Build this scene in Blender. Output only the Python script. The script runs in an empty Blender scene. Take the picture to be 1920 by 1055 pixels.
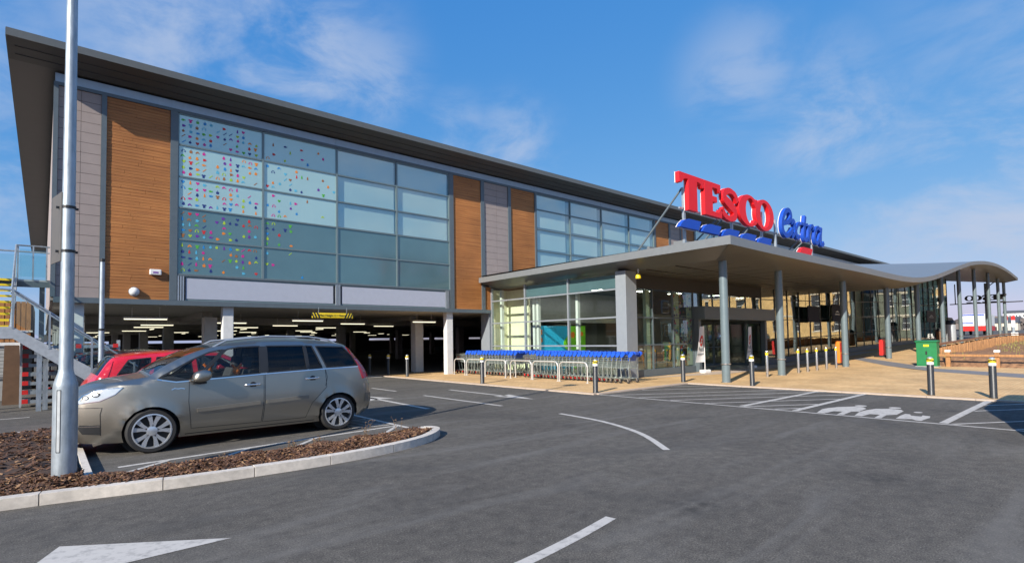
import bpy, bmesh, math, random
from math import sin, cos, tan, pi, radians, sqrt, atan2, hypot
from mathutils import Vector, Matrix
from mathutils.geometry import delaunay_2d_cdt
random.seed(11)
SC = bpy.context.scene
COL = SC.collection

# ------------------------------------------------------------------ camera
# world: X runs along the shop front (away to the right), Y into the building, Z up, metres
RM = ((0.75537359, 0.01461596, 0.65513137), (-0.65510376, 0.04095673, 0.754428), (-0.01580535, -0.99905401, 0.0405126))
EYE = 1.56
cd = bpy.data.cameras.new("camera"); cam = bpy.data.objects.new("camera", cd); COL.objects.link(cam)
cam.matrix_world = Matrix(((RM[0][0], -RM[0][1], -RM[0][2], 0), (RM[1][0], -RM[1][1], -RM[1][2], 0), (RM[2][0], -RM[2][1], -RM[2][2], EYE), (0, 0, 0, 1)))
cd.sensor_width = 36; cd.lens = 1013 / 1920 * 36; cd.shift_y = 67.5 / 1920; cd.clip_start = .05; cd.clip_end = 9000
SC.camera = cam
def ray(u, v):                      # direction of a photo pixel (1920 x 1055), used only to measure the place
    d = ((u - 960) / 1013, (v - 595) / 1013, 1)
    return [sum(RM[i][k] * d[k] for k in range(3)) for i in range(3)]
def onZ(u, v, z=0.):
    d = ray(u, v); t = (z - EYE) / d[2]; return (d[0] * t, d[1] * t, z)
def onY(u, v, y):
    d = ray(u, v); t = y / d[1]; return (d[0] * t, y, EYE + d[2] * t)
def onX(u, v, x):
    d = ray(u, v); t = x / d[0]; return (x, d[1] * t, EYE + d[2] * t)

# ------------------------------------------------------------------ light
AZ, EL = radians(18.5), radians(29)
LD = Vector((cos(AZ) * cos(EL), sin(AZ) * cos(EL), -sin(EL)))          # direction the sunlight travels
sl = bpy.data.lights.new("sun", 'SUN'); sl.energy = 5.0; sl.angle = radians(.53); sl.color = (1, .93, .82)
so = bpy.data.objects.new("sun", sl); COL.objects.link(so); so.rotation_euler = (-LD).to_track_quat('Z', 'Y').to_euler()
so.location = (-60, -30, 60)
W = bpy.data.worlds.new("World"); SC.world = W; W.use_nodes = True
nt = W.node_tree; N = nt.nodes; LK = nt.links; N.clear()
def nd(t, **k):
    n = N.new(t)
    for a, b in k.items(): setattr(n, a, b)
    return n
out = nd('ShaderNodeOutputWorld'); bg = nd('ShaderNodeBackground'); sky = nd('ShaderNodeTexSky')
sky.sky_type = 'NISHITA'; sky.sun_disc = False; sky.sun_elevation = EL; sky.sun_rotation = atan2(-LD.x, -LD.y)
sky.altitude = 60; sky.air_density = 1.0; sky.dust_density = .35; sky.ozone_density = 2.2
tc = nd('ShaderNodeTexCoord')
mp = nd('ShaderNodeMapping'); mp.inputs['Scale'].default_value = (1, 1, 2.0)
LK.new(tc.outputs['Generated'], mp.inputs['Vector'])
nz = nd('ShaderNodeTexNoise'); nz.inputs['Scale'].default_value = 5.5; nz.inputs['Detail'].default_value = 12; nz.inputs['Roughness'].default_value = .6; nz.inputs['Distortion'].default_value = .35
LK.new(mp.outputs[0], nz.inputs['Vector'])
# soft banks of cloud at their own bearings in the sky
acc = None
for (u, v, rad, amt) in [(560, 140, .26, .75), (300, 60, .22, .7), (680, 150, .16, .6), (960, 285, .14, .65), (420, 130, .2, .5), (860, 260, .12, .5), (1390, 140, .15, .5), (1570, 240, .17, .7), (1560, 150, .12, .4), (1590, 280, .12, .5), (60, 430, .28, .75), (30, 130, .2, .4), (1880, 400, .3, .95), (1780, 320, .16, .5), (1900, 230, .13, .6), (1750, 480, .22, .7), (2300, 250, .5, .8), (-500, 300, .5, .8), (-45, 3026, .75, 1.0), (-15, 3020, .6, .9), (-80, 3030, .7, .9), (-140, 3035, .5, .6)]:      # the last four are added unseen behind the viewer to brighten the glass (bearing, 3000 + height)
    d = Vector(ray(u, v)).normalized() if v < 2000 else Vector((cos(radians(u)) * cos(radians(v - 3000)), sin(radians(u)) * cos(radians(v - 3000)), sin(radians(v - 3000))))
    dp = nd('ShaderNodeVectorMath', operation='DISTANCE'); dp.inputs[1].default_value = (d.x, d.y, d.z)
    nv = nd('ShaderNodeVectorMath', operation='NORMALIZE'); LK.new(tc.outputs['Generated'], nv.inputs[0]); LK.new(nv.outputs[0], dp.inputs[0])
    mr = nd('ShaderNodeMapRange', interpolation_type='SMOOTHERSTEP'); mr.inputs['From Min'].default_value = 0; mr.inputs['From Max'].default_value = rad; mr.inputs['To Min'].default_value = amt; mr.inputs['To Max'].default_value = 0
    LK.new(dp.outputs['Value'], mr.inputs['Value'])
    if acc is None: acc = mr.outputs[0]
    else:
        mx = nd('ShaderNodeMath', operation='MAXIMUM'); LK.new(acc, mx.inputs[0]); LK.new(mr.outputs[0], mx.inputs[1]); acc = mx.outputs[0]
cr = nd('ShaderNodeMapRange', interpolation_type='SMOOTHSTEP'); cr.inputs['From Min'].default_value = .36; cr.inputs['From Max'].default_value = .66
LK.new(nz.outputs['Fac'], cr.inputs['Value'])
mm = nd('ShaderNodeMath', operation='MULTIPLY'); LK.new(acc, mm.inputs[0]); LK.new(cr.outputs[0], mm.inputs[1])
cmix = nd('ShaderNodeMix', data_type='RGBA'); cmix.inputs['B'].default_value = (3.5, 4.15, 5.45, 1)
sp_ = nd('ShaderNodeSeparateColor'); LK.new(sky.outputs[0], sp_.inputs[0]); cb_ = nd('ShaderNodeCombineColor')
for i, (gm, k) in enumerate(((1.05, .48), (.50, 1.46), (.20, 3.81))):      # clear northern spring air: tone of the sky per channel
    pw = nd('ShaderNodeMath', operation='POWER'); LK.new(sp_.outputs[i], pw.inputs[0]); pw.inputs[1].default_value = gm
    ml = nd('ShaderNodeMath', operation='MULTIPLY'); LK.new(pw.outputs[0], ml.inputs[0]); ml.inputs[1].default_value = k; LK.new(ml.outputs[0], cb_.inputs[i])
LK.new(cb_.outputs[0], cmix.inputs['A']); LK.new(mm.outputs[0], cmix.inputs['Factor'])
LK.new(cmix.outputs['Result'], bg.inputs['Color']); bg.inputs['Strength'].default_value = .10; LK.new(bg.outputs[0], out.inputs[0])
SC.view_settings.view_transform = 'Standard'; SC.view_settings.look = 'None'; SC.view_settings.exposure = 0.5; SC.view_settings.gamma = 1
try:
    SC.cycles.use_denoising = True
    SC.cycles.max_bounces = 9; SC.cycles.transparent_max_bounces = 24; SC.cycles.glossy_bounces = 4; SC.cycles.diffuse_bounces = 3
    SC.cycles.caustics_reflective = False; SC.cycles.caustics_refractive = False; SC.cycles.sample_clamp_indirect = 6
except Exception: pass

# ------------------------------------------------------------------ helpers
def terr(x):                        # the ground climbs gently beyond the entrance
    P = [(28, 0), (35, .15), (41.6, .34), (48, .52), (54, .62), (67, .75), (80, .87), (400, 2.5)]
    if x <= 28: return 0.
    for (a, za), (b, zb) in zip(P, P[1:]):
        if x <= b: return za + (zb - za) * (x - a) / (b - a)
    return 2.5
def lerp(a, b, t): return a + (b - a) * t
def interp(P, x):
    if x <= P[0][0]: return P[0][1]
    for (a, ya), (b, yb) in zip(P, P[1:]):
        if x <= b: return ya + (yb - ya) * (x - a) / max(b - a, 1e-9)
    return P[-1][1]
def smooth(P, n=6, closed=False):   # Catmull-Rom through the points
    o = []; m = len(P)
    for i in range(m if closed else m - 1):
        g = lambda k: P[k % m] if closed else P[max(0, min(m - 1, k))]
        p0, p1, p2, p3 = g(i - 1), g(i), g(i + 1), g(i + 2)
        for k in range(n):
            t = k / n
            o.append(tuple(.5 * (2 * b + (c - a) * t + (2 * a - 5 * b + 4 * c - d) * t * t + (3 * b - a - 3 * c + d) * t ** 3) for a, b, c, d in zip(p0, p1, p2, p3)))
    if not closed: o.append(tuple(P[-1]))
    return o
class MB:
    def __init__(s): s.v = []; s.f = []; s.m = []; s.mi = 0
    def face(s, ids): s.f.append(tuple(ids)); s.m.append(s.mi)
    def box(s, x0, x1, y0, y1, z0, z1):
        b = len(s.v)
        s.v += [(x0, y0, z0), (x1, y0, z0), (x1, y1, z0), (x0, y1, z0), (x0, y0, z1), (x1, y0, z1), (x1, y1, z1), (x0, y1, z1)]
        for q in ((0, 3, 2, 1), (4, 5, 6, 7), (0, 1, 5, 4), (1, 2, 6, 5), (2, 3, 7, 6), (3, 0, 4, 7)): s.face([b + i for i in q])
        return s
    def cbox(s, x, y, z, w, d, h): return s.box(x - w / 2, x + w / 2, y - d / 2, y + d / 2, z - h / 2, z + h / 2)
    def prism(s, poly, axis, lo, hi):          # poly in the two other axes, in order
        def P(p, t): return {'x': (t, p[0], p[1]), 'y': (p[0], t, p[1]), 'z': (p[0], p[1], t)}[axis]
        n = len(poly); b = len(s.v)
        s.v += [P(p, lo) for p in poly] + [P(p, hi) for p in poly]
        s.face([b + i for i in range(n)][::-1]); s.face([b + n + i for i in range(n)])
        for i in range(n): s.face([b + i, b + (i + 1) % n, b + n + (i + 1) % n, b + n + i])
        return s
    def tube(s, path, r, n=8, cap=True):
        path = [Vector(p) for p in path]; rings = []; m = len(path)
        rr = r if isinstance(r, (list, tuple)) else [r] * m
        ref = None
        for i, p in enumerate(path):
            t = (path[min(i + 1, m - 1)] - path[max(i - 1, 0)]).normalized()
            if ref is None: ref = Vector((0, 0, 1)) if abs(t.z) < .9 else Vector((1, 0, 0))
            a = t.cross(ref)
            if a.length < 1e-4: a = t.cross(Vector((.3, 1, .2)))
            a.normalize(); c = a.cross(t).normalized(); ref = c
            b = len(s.v)
            for k in range(n):
                q = p + (a * cos(2 * pi * k / n) + c * sin(2 * pi * k / n)) * rr[i]; s.v.append(tuple(q))
            rings.append(b)
        for i in range(m - 1):
            for k in range(n): s.face([rings[i] + k, rings[i] + (k + 1) % n, rings[i + 1] + (k + 1) % n, rings[i + 1] + k])
        if cap: s.face([rings[0] + k for k in range(n)][::-1]); s.face([rings[-1] + k for k in range(n)])
        return s
    def lathe(s, prof, c=(0, 0, 0), axis='z', n=24, cap=True):   # prof: (r, h)
        rings = []
        for r, h in prof:
            b = len(s.v)
            for k in range(n):
                a = 2 * pi * k / n; x, y = r * cos(a), r * sin(a)
                q = {'z': (x, y, h), 'y': (x, h, y), 'x': (h, x, y)}[axis]
                s.v.append((c[0] + q[0], c[1] + q[1], c[2] + q[2]))
            rings.append(b)
        for i in range(len(prof) - 1):
            for k in range(n): s.face([rings[i] + k, rings[i] + (k + 1) % n, rings[i + 1] + (k + 1) % n, rings[i + 1] + k])
        if cap: s.face([rings[0] + k for k in range(n)][::-1]); s.face([rings[-1] + k for k in range(n)])
        return s
    def strip(s, A, B, f, closed=False):       # solid between two polylines; f(p, side) -> 3d
        n = len(A); b = len(s.v)
        for sd in (0, 1): s.v += [f(p, sd) for p in A] + [f(p, sd) for p in B]
        m = n if closed else n - 1
        for i in range(m):
            j = (i + 1) % n
            s.face([b + i, b + j, b + n + j, b + n + i]); s.face([b + 2 * n + i, b + 3 * n + i, b + 3 * n + j, b + 2 * n + j])
            s.face([b + i, b + 2 * n + i, b + 2 * n + j, b + j]); s.face([b + n + i, b + n + j, b + 3 * n + j, b + 3 * n + i])
        if not closed:
            for i in (0, n - 1): s.face([b + i, b + n + i, b + 3 * n + i, b + 2 * n + i])
        return s
    def grid(s, F, nu, nv):
        b = len(s.v)
        s.v += [F(i / nu, j / nv) for i in range(nu + 1) for j in range(nv + 1)]
        for i in range(nu):
            for j in range(nv):
                a = b + i * (nv + 1) + j; s.face([a, a + nv + 1, a + nv + 2, a + 1])
        return s
    def build(s, name, mats, parent=None, world=True, smooth=None, bevel=0, merge=0, fixn=True, tri=False):
        me = bpy.data.meshes.new(name)
        off = Vector((0, 0, 0))
        if parent is not None and world:
            p = parent
            while p is not None: off += p.location; p = p.parent
        me.from_pydata([(v[0] - off.x, v[1] - off.y, v[2] - off.z) for v in s.v], [], s.f)
        if not isinstance(mats, (list, tuple)): mats = [mats]
        for m in mats: me.materials.append(m)
        for p, k in zip(me.polygons, s.m): p.material_index = k
        if merge or bevel or fixn:
            bm = bmesh.new(); bm.from_mesh(me)
            if merge: bmesh.ops.remove_doubles(bm, verts=bm.verts, dist=merge)
            if fixn: bmesh.ops.recalc_face_normals(bm, faces=bm.faces)
            if bevel:
                es = [e for e in bm.edges if len(e.link_faces) == 2 and e.calc_face_angle(0) > .6]
                bmesh.ops.bevel(bm, geom=es, offset=bevel, segments=2, affect='EDGES', profile=.6, clamp_overlap=True)
            bm.to_mesh(me); bm.free()
        if smooth is not None:
            for p in me.polygons: p.use_smooth = True
            try: me.set_sharp_from_angle(angle=radians(smooth))
            except Exception: pass
        o = bpy.data.objects.new(name, me); COL.objects.link(o)
        if parent is not None: o.parent = parent
        return o
def tag(o, label=None, cat=None, group=None, kind=None):
    if label: o["label"] = label
    if cat: o["category"] = cat
    if group: o["group"] = group
    if kind: o["kind"] = kind
    return o
def thing(name, label, cat, loc=(0, 0, 0), group=None, rz=0):
    o = bpy.data.objects.new(name, None); o.empty_display_size = .3; COL.objects.link(o); o.location = loc; o.rotation_euler = (0, 0, rz)
    return tag(o, label, cat, group)
def copy_tree(o, parent=None):
    c = o.copy(); COL.objects.link(c); c.parent = parent
    for ch in list(o.children): copy_tree(ch, c)
    return c
def text_mesh(txt, size, mat, name, parent, M, extrude=.002, align='CENTER'):
    cu = bpy.data.curves.new(name, 'FONT'); cu.body = txt; cu.size = size; cu.extrude = extrude; cu.align_x = align; cu.align_y = 'CENTER'
    t = bpy.data.objects.new(name, cu); COL.objects.link(t)
    dg = bpy.context.evaluated_depsgraph_get(); dg.update()
    me = bpy.data.meshes.new_from_object(t.evaluated_get(dg)); bpy.data.objects.remove(t); bpy.data.curves.remove(cu)
    me.name = name; me.materials.clear(); me.materials.append(mat); me.transform(M)
    o = bpy.data.objects.new(name, me); COL.objects.link(o); o.parent = parent
    return o
# ------------------------------------------------------------------ materials
def mk(name, col, rough=.5, metal=0., var=.08, scale=6., bump=0., bscale=60., spec=.5, coat=0., stretch=(1, 1, 1), emis=None, es=0., alpha=None, detail=5, dirt=0.):
    m = bpy.data.materials.new(name); m.use_nodes = True; n = m.node_tree.nodes; l = m.node_tree.links
    b = n['Principled BSDF']; b.inputs['Roughness'].default_value = rough; b.inputs['Metallic'].default_value = metal
    b.inputs['Specular IOR Level'].default_value = spec; b.inputs['Coat Weight'].default_value = coat; b.inputs['Coat Roughness'].default_value = .04
    c = (*col, 1)
    if var > 0 or bump > 0:
        t = n.new('ShaderNodeTexCoord'); mp = n.new('ShaderNodeMapping'); mp.inputs['Scale'].default_value = stretch; l.new(t.outputs['Object'], mp.inputs['Vector'])
    if var > 0:
        z = n.new('ShaderNodeTexNoise'); z.inputs['Scale'].default_value = scale; z.inputs['Detail'].default_value = detail; z.inputs['Roughness'].default_value = .6; l.new(mp.outputs[0], z.inputs['Vector'])
        r = n.new('ShaderNodeMapRange'); r.inputs['From Min'].default_value = .3; r.inputs['From Max'].default_value = .7; l.new(z.outputs['Fac'], r.inputs['Value'])
        x = n.new('ShaderNodeMix'); x.data_type = 'RGBA'; l.new(r.outputs[0], x.inputs['Factor'])
        x.inputs['A'].default_value = tuple(max(0, k * (1 - var)) for k in col) + (1,); x.inputs['B'].default_value = tuple(min(1, k * (1 + var)) for k in col) + (1,)
        last = x.outputs['Result']
        if dirt > 0:
            z2 = n.new('ShaderNodeTexNoise'); z2.inputs['Scale'].default_value = 1.3; z2.inputs['Detail'].default_value = 8; l.new(t.outputs['Object'], z2.inputs['Vector'])
            r2 = n.new('ShaderNodeMapRange'); r2.inputs['From Min'].default_value = .48; r2.inputs['From Max'].default_value = .75; r2.inputs['To Max'].default_value = dirt; l.new(z2.outputs['Fac'], r2.inputs['Value'])
            x2 = n.new('ShaderNodeMix'); x2.data_type = 'RGBA'; l.new(r2.outputs[0], x2.inputs['Factor']); l.new(last, x2.inputs['A']); x2.inputs['B'].default_value = (.12, .1, .08, 1); last = x2.outputs['Result']
        l.new(last, b.inputs['Base Color'])
        rr = n.new('ShaderNodeMapRange'); rr.inputs['To Min'].default_value = max(0, rough * .85); rr.inputs['To Max'].default_value = min(1, rough * 1.15); l.new(z.outputs['Fac'], rr.inputs['Value']); l.new(rr.outputs[0], b.inputs['Roughness'])
    else: b.inputs['Base Color'].default_value = c
    if bump > 0:
        zb = n.new('ShaderNodeTexNoise'); zb.inputs['Scale'].default_value = bscale; zb.inputs['Detail'].default_value = 4; l.new(mp.outputs[0], zb.inputs['Vector'])
        bp = n.new('ShaderNodeBump'); bp.inputs['Strength'].default_value = bump; bp.inputs['Distance'].default_value = .01; l.new(zb.outputs['Fac'], bp.inputs['Height']); l.new(bp.outputs[0], b.inputs['Normal'])
    if emis: b.inputs['Emission Color'].default_value = (*emis, 1); b.inputs['Emission Strength'].default_value = es
    return m
def glass(name, tintc, ior=1.55, gloss=1.0, rough=0.):
    m = bpy.data.materials.new(name); m.use_nodes = True; n = m.node_tree.nodes; l = m.node_tree.links; n.clear()
    o = n.new('ShaderNodeOutputMaterial'); mx = n.new('ShaderNodeMixShader'); tr = n.new('ShaderNodeBsdfTransparent'); gl = n.new('ShaderNodeBsdfGlossy'); fr = n.new('ShaderNodeFresnel')
    tr.inputs['Color'].default_value = (*tintc, 1); gl.inputs['Roughness'].default_value = rough; gl.inputs['Color'].default_value = (gloss, gloss, gloss, 1); fr.inputs['IOR'].default_value = ior
    geo = n.new('ShaderNodeNewGeometry')
    # a thin sheet: use the same Fresnel from either side
    inv = n.new('ShaderNodeMath'); inv.operation = 'DIVIDE'; inv.inputs[0].default_value = 1; inv.inputs[1].default_value = ior
    sel = n.new('ShaderNodeMix'); sel.data_type = 'FLOAT'; l.new(geo.outputs['Backfacing'], sel.inputs['Factor']); sel.inputs['A'].default_value = ior; sel.inputs['B'].default_value = 1 / ior
    # Fresnel node already inverts for backfaces, so hand it the reciprocal there
    l.new(sel.outputs['Result'], fr.inputs['IOR'])
    nz = n.new('ShaderNodeTexNoise'); nz.inputs['Scale'].default_value = .55; nz.inputs['Detail'].default_value = 1
    tcc = n.new('ShaderNodeTexCoord'); l.new(tcc.outputs['Object'], nz.inputs['Vector'])
    bp = n.new('ShaderNodeBump'); bp.inputs['Strength'].default_value = .035; bp.inputs['Distance'].default_value = .2; l.new(nz.outputs['Fac'], bp.inputs['Height']); l.new(bp.outputs[0], gl.inputs['Normal'])
    l.new(fr.outputs[0], mx.inputs[0]); l.new(tr.outputs[0], mx.inputs[1]); l.new(gl.outputs[0], mx.inputs[2]); l.new(mx.outputs[0], o.inputs[0])
    return m
def asphalt_mat():
    m = bpy.data.materials.new("asphalt"); m.use_nodes = True; n = m.node_tree.nodes; l = m.node_tree.links; b = n['Principled BSDF']
    t = n.new('ShaderNodeTexCoord'); P = t.outputs['Object']
    def noise(s, d=5, r=.55, dist=0., vec=None):
        z = n.new('ShaderNodeTexNoise'); z.inputs['Scale'].default_value = s; z.inputs['Detail'].default_value = d; z.inputs['Roughness'].default_value = r; z.inputs['Distortion'].default_value = dist; l.new(vec or P, z.inputs['Vector']); return z.outputs['Fac']
    def rng(f, a, c, lo, hi):
        r = n.new('ShaderNodeMapRange'); r.inputs['From Min'].default_value = a; r.inputs['From Max'].default_value = c; r.inputs['To Min'].default_value = lo; r.inputs['To Max'].default_value = hi; l.new(f, r.inputs['Value']); return r.outputs[0]
    def mix(f, A, B, bt='MIX'):
        x = n.new('ShaderNodeMix'); x.data_type = 'RGBA'; x.blend_type = bt
        for s, q in (('Factor', f), ('A', A), ('B', B)):
            if hasattr(q, 'links'): l.new(q, x.inputs[s])
            else: x.inputs[s].default_value = q
        return x.outputs['Result']
    base = mix(rng(noise(.35, 6), .3, .7, 0, 1), (.082, .075, .067, 1), (.116, .107, .095, 1))
    fine = mix(rng(noise(70, 4, .8), .34, .68, 0, 1), (.30, .30, .30, 1), (1.75, 1.75, 1.72, 1))
    c = mix(1., base, fine, 'MULTIPLY')
    c = mix(1., c, mix(rng(noise(7, 7, .72), .33, .67, 0, 1), (.70, .70, .71, 1), (1.28, 1.27, 1.25, 1)), 'MULTIPLY')
    # pale chippings showing through
    vo = n.new('ShaderNodeTexVoronoi'); vo.inputs['Scale'].default_value = 42; l.new(P, vo.inputs['Vector'])
    spk = n.new('ShaderNodeMath'); spk.operation = 'MULTIPLY'; l.new(rng(vo.outputs['Distance'], .06, .17, 1, 0), spk.inputs[0])
    sc_ = n.new('ShaderNodeSeparateColor'); l.new(vo.outputs['Color'], sc_.inputs[0]); l.new(rng(sc_.outputs[0], .52, .75, 0, 1.), spk.inputs[1])
    c = mix(spk.outputs[0], c, (.36, .34, .31, 1))
    # scuffed tyre arcs round the bend
    mp = n.new('ShaderNodeMapping'); mp.inputs['Scale'].default_value = (.28, 1.5, 1); mp.inputs['Rotation'].default_value = (0, 0, radians(-32)); l.new(P, mp.inputs['Vector'])
    c = mix(rng(noise(.9, 5, .6, 1.2, mp.outputs[0]), .50, .68, 0, .42), c, (.165, .158, .148, 1))
    c = mix(rng(noise(.5, 4, .6, .5), .54, .70, 0, .45), c, (.042, .042, .042, 1))
    l.new(c, b.inputs['Base Color']); b.inputs['Roughness'].default_value = .86; b.inputs['Specular IOR Level'].default_value = .35
    v2 = n.new('ShaderNodeTexVoronoi'); v2.inputs['Scale'].default_value = .42; l.new(P, v2.inputs['Vector'])
    st2 = n.new('ShaderNodeMath'); st2.operation = 'MULTIPLY'; l.new(rng(v2.outputs['Distance'], .05, .17, .75, 0), st2.inputs[0]); l.new(rng(noise(6, 5, .7), .4, .62, 0, 1), st2.inputs[1])
    c = mix(st2.outputs[0], c, (.030, .029, .028, 1)); l.new(c, b.inputs['Base Color'])
    bp = n.new('ShaderNodeBump'); bp.inputs['Strength'].default_value = .55; bp.inputs['Distance'].default_value = .006; l.new(noise(120, 3, .7), bp.inputs['Height']); l.new(bp.outputs[0], b.inputs['Normal'])
    return m
def paving_mat():
    m = bpy.data.materials.new("buff_paving"); m.use_nodes = True; n = m.node_tree.nodes; l = m.node_tree.links; b = n['Principled BSDF']
    t = n.new('ShaderNodeTexCoord'); br = n.new('ShaderNodeTexBrick'); br.inputs['Scale'].default_value = 1; br.inputs['Brick Width'].default_value = .2; br.inputs['Row Height'].default_value = .1; br.inputs['Mortar Size'].default_value = .006; br.inputs['Mortar Smooth'].default_value = .4
    br.inputs['Color1'].default_value = (.60, .37, .165, 1); br.inputs['Color2'].default_value = (.68, .45, .215, 1); br.inputs['Mortar'].default_value = (.44, .29, .14, 1); br.inputs['Bias'].default_value = 0
    l.new(t.outputs['Object'], br.inputs['Vector'])
    z = n.new('ShaderNodeTexNoise'); z.inputs['Scale'].default_value = .8; z.inputs['Detail'].default_value = 8; l.new(t.outputs['Object'], z.inputs['Vector'])
    r = n.new('ShaderNodeMapRange'); r.inputs['From Min'].default_value = .3; r.inputs['From Max'].default_value = .7; r.inputs['To Min'].default_value = .78; r.inputs['To Max'].default_value = 1.15; l.new(z.outputs['Fac'], r.inputs['Value'])
    x = n.new('ShaderNodeMix'); x.data_type = 'RGBA'; x.blend_type = 'MULTIPLY'; x.inputs['Factor'].default_value = 1; l.new(br.outputs['Color'], x.inputs['A']); l.new(r.outputs[0], x.inputs['B'])
    l.new(x.outputs['Result'], b.inputs['Base Color']); b.inputs['Roughness'].default_value = .85
    return m
def worn_paint():
    m = bpy.data.materials.new("road_paint"); m.use_nodes = True; n = m.node_tree.nodes; l = m.node_tree.links; b = n['Principled BSDF']
    t = n.new('ShaderNodeTexCoord'); z = n.new('ShaderNodeTexNoise'); z.inputs['Scale'].default_value = 9; z.inputs['Detail'].default_value = 9; z.inputs['Roughness'].default_value = .72; l.new(t.outputs['Object'], z.inputs['Vector'])
    r = n.new('ShaderNodeMapRange'); r.inputs['From Min'].default_value = .50; r.inputs['From Max'].default_value = .70; r.inputs['To Max'].default_value = .8; l.new(z.outputs['Fac'], r.inputs['Value'])
    x = n.new('ShaderNodeMix'); x.data_type = 'RGBA'; l.new(r.outputs[0], x.inputs['Factor']); x.inputs['A'].default_value = (.50, .475, .44, 1); x.inputs['B'].default_value = (.16, .155, .15, 1)
    l.new(x.outputs['Result'], b.inputs['Base Color']); b.inputs['Roughness'].default_value = .7; return m
M = {}
M['asphalt'] = asphalt_mat(); M['paving'] = paving_mat(); M['paint'] = worn_paint()
M['edging'] = mk('edging', (.50, .40, .32), .8, var=.12, bump=.2)
M['kerb'] = mk('kerb', (.58, .53, .47), .85, var=.14, scale=14, bump=.3, bscale=90, dirt=.35)
M['greyslab'] = mk('greyslab', (.19, .185, .19), .85, var=.12, bump=.2)
M['mulch'] = mk('mulch', (.060, .034, .022), .9, var=.55, scale=45, bump=1., bscale=70)
M['chip'] = mk('chip', (.115, .056, .031), .8, var=.6, scale=26, bump=.4)
M['chip_pale'] = mk('chip_pale', (.30, .17, .085), .8, var=.4, scale=30)
M['bed'] = mk('bed', (.26, .135, .065), .95, var=.6, scale=5, bump=1., bscale=25)
M['grassy'] = mk('grassy', (.26, .25, .07), .95, var=.4, scale=4)
M['twig'] = mk('twig', (.16, .10, .055), .9, var=.3)
M['galv'] = mk('galv', (.36, .41, .45), .46, .55, var=.2, scale=16, bump=.05, stretch=(1, 1, .3))
M['galv_matt'] = mk('galv_matt', (.46, .49, .51), .5, .35, var=.12, scale=10)
M['grey_trim'] = mk('grey_trim', (.115, .145, .165), .42, .1, var=.06)
M['fascia'] = mk('fascia', (.125, .135, .135), .45, .15, var=.05)
M['fascia_light'] = mk('fascia_light', (.215, .23, .24), .4, .25, var=.05, dirt=.05)
M['soffit'] = mk('soffit', (.085, .087, .085), .5, .1, var=.06, scale=2)
M['canopy_soffit'] = mk('canopy_soffit', (.118, .120, .118), .38, .3, var=.06, scale=2)
M['gutter'] = mk('gutter', (.40, .44, .48), .35, .5, var=.06)
M['clad_grey'] = mk('clad_grey', (.335, .28, .26), .6, var=.05, scale=3)
M['joint'] = mk('joint', (.05, .05, .05), .8, var=0)
M['white_panel'] = mk('white_panel', (.43, .46, .54), .5, var=.03, dirt=.03)
M['white'] = mk('white', (.78, .78, .77), .5, var=.04)
M['whitecol'] = mk('whitecol', (.70, .70, .68), .55, var=.06, dirt=.06)
M['concrete'] = mk('concrete', (.38, .38, .37), .8, var=.12, bump=.2)
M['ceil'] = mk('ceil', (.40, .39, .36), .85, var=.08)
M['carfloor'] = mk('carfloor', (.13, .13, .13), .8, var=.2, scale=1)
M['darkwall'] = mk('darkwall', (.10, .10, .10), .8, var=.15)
M['black'] = mk('black', (.016, .017, .019), .45, var=.15)
M['rubber'] = mk('rubber', (.020, .020, .021), .75, var=.2, scale=30)
M['bollard'] = mk('bollard', (.028, .030, .034), .42, var=.2, scale=12, bump=.1)
M['winframe'] = mk('winframe', (.17, .23, .245), .4, .2, var=.05)
M['yellow'] = mk('yellow', (.80, .58, .02), .45, var=.06)
M['steel'] = mk('steel', (.62, .60, .56), .25, .9, var=.06, stretch=(1, 1, .1))
M['red'] = mk('red', (.62, .025, .022), .4, var=.06)
M['sign_red'] = mk('sign_red', (.78, .016, .024), .5, var=.03, spec=.3)
M['sign_blue'] = mk('sign_blue', (.014, .075, .46), .5, var=.03, spec=.3)
M['sign_white'] = mk('sign_white', (.85, .80, .80), .4, var=.02)
M['blue_plastic'] = mk('blue_plastic', (.016, .10, .62), .38, var=.1)
M['trolley'] = mk('trolley', (.50, .57, .55), .34, .7, var=.08)
M['hoop'] = mk('hoop', (.62, .61, .58), .35, .35, var=.05)
M['column'] = mk('column', (.165, .215, .235), .36, .2, var=.05)
M['pillar'] = mk('pillar', (.30, .335, .37), .42, .25, var=.04)
M['green'] = mk('green', (.012, .19, .062), .45, var=.1, scale=5, bump=.05)
M['timber'] = mk('timber', (.37, .185, .075), .75, var=.28, scale=6, stretch=(4, 4, .6), bump=.3)
M['timber_rail'] = mk('timber_rail', (.27, .12, .055), .75, var=.25, scale=6, bump=.3)
M['board_orange'] = mk('board_orange', (.36, .165, .055), .7, var=.28, scale=5, stretch=(5, 5, .5))
M['brown'] = mk('brown', (.15, .085, .05), .7, var=.15)
M['stone'] = mk('stone', (.70, .46, .20), .85, var=.22, scale=1.5, bump=.4, bscale=12)
M['stone_pale'] = mk('stone_pale', (.66, .58, .46), .8, var=.1)
M['slate'] = mk('slate', (.075, .08, .09), .6, var=.25, scale=4)
M['winglass'] = mk('winglass', (.05, .06, .07), .08, var=.1)
M['cream'] = mk('cream', (.86, .82, .62), .7, var=.03)
M['mural_blue'] = mk('mural_blue', (.03, .48, .85), .5, var=.1, scale=3)
M['mural_green'] = mk('mural_green', (.22, .70, .03), .5, var=.12, scale=3)
M['orange'] = mk('orange', (.85, .22, .02), .5, var=.1)
M['teal'] = mk('teal', (.03, .35, .32), .5, var=.1)
M['navy'] = mk('navy', (.010, .012, .024), .75, var=.1)
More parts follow.
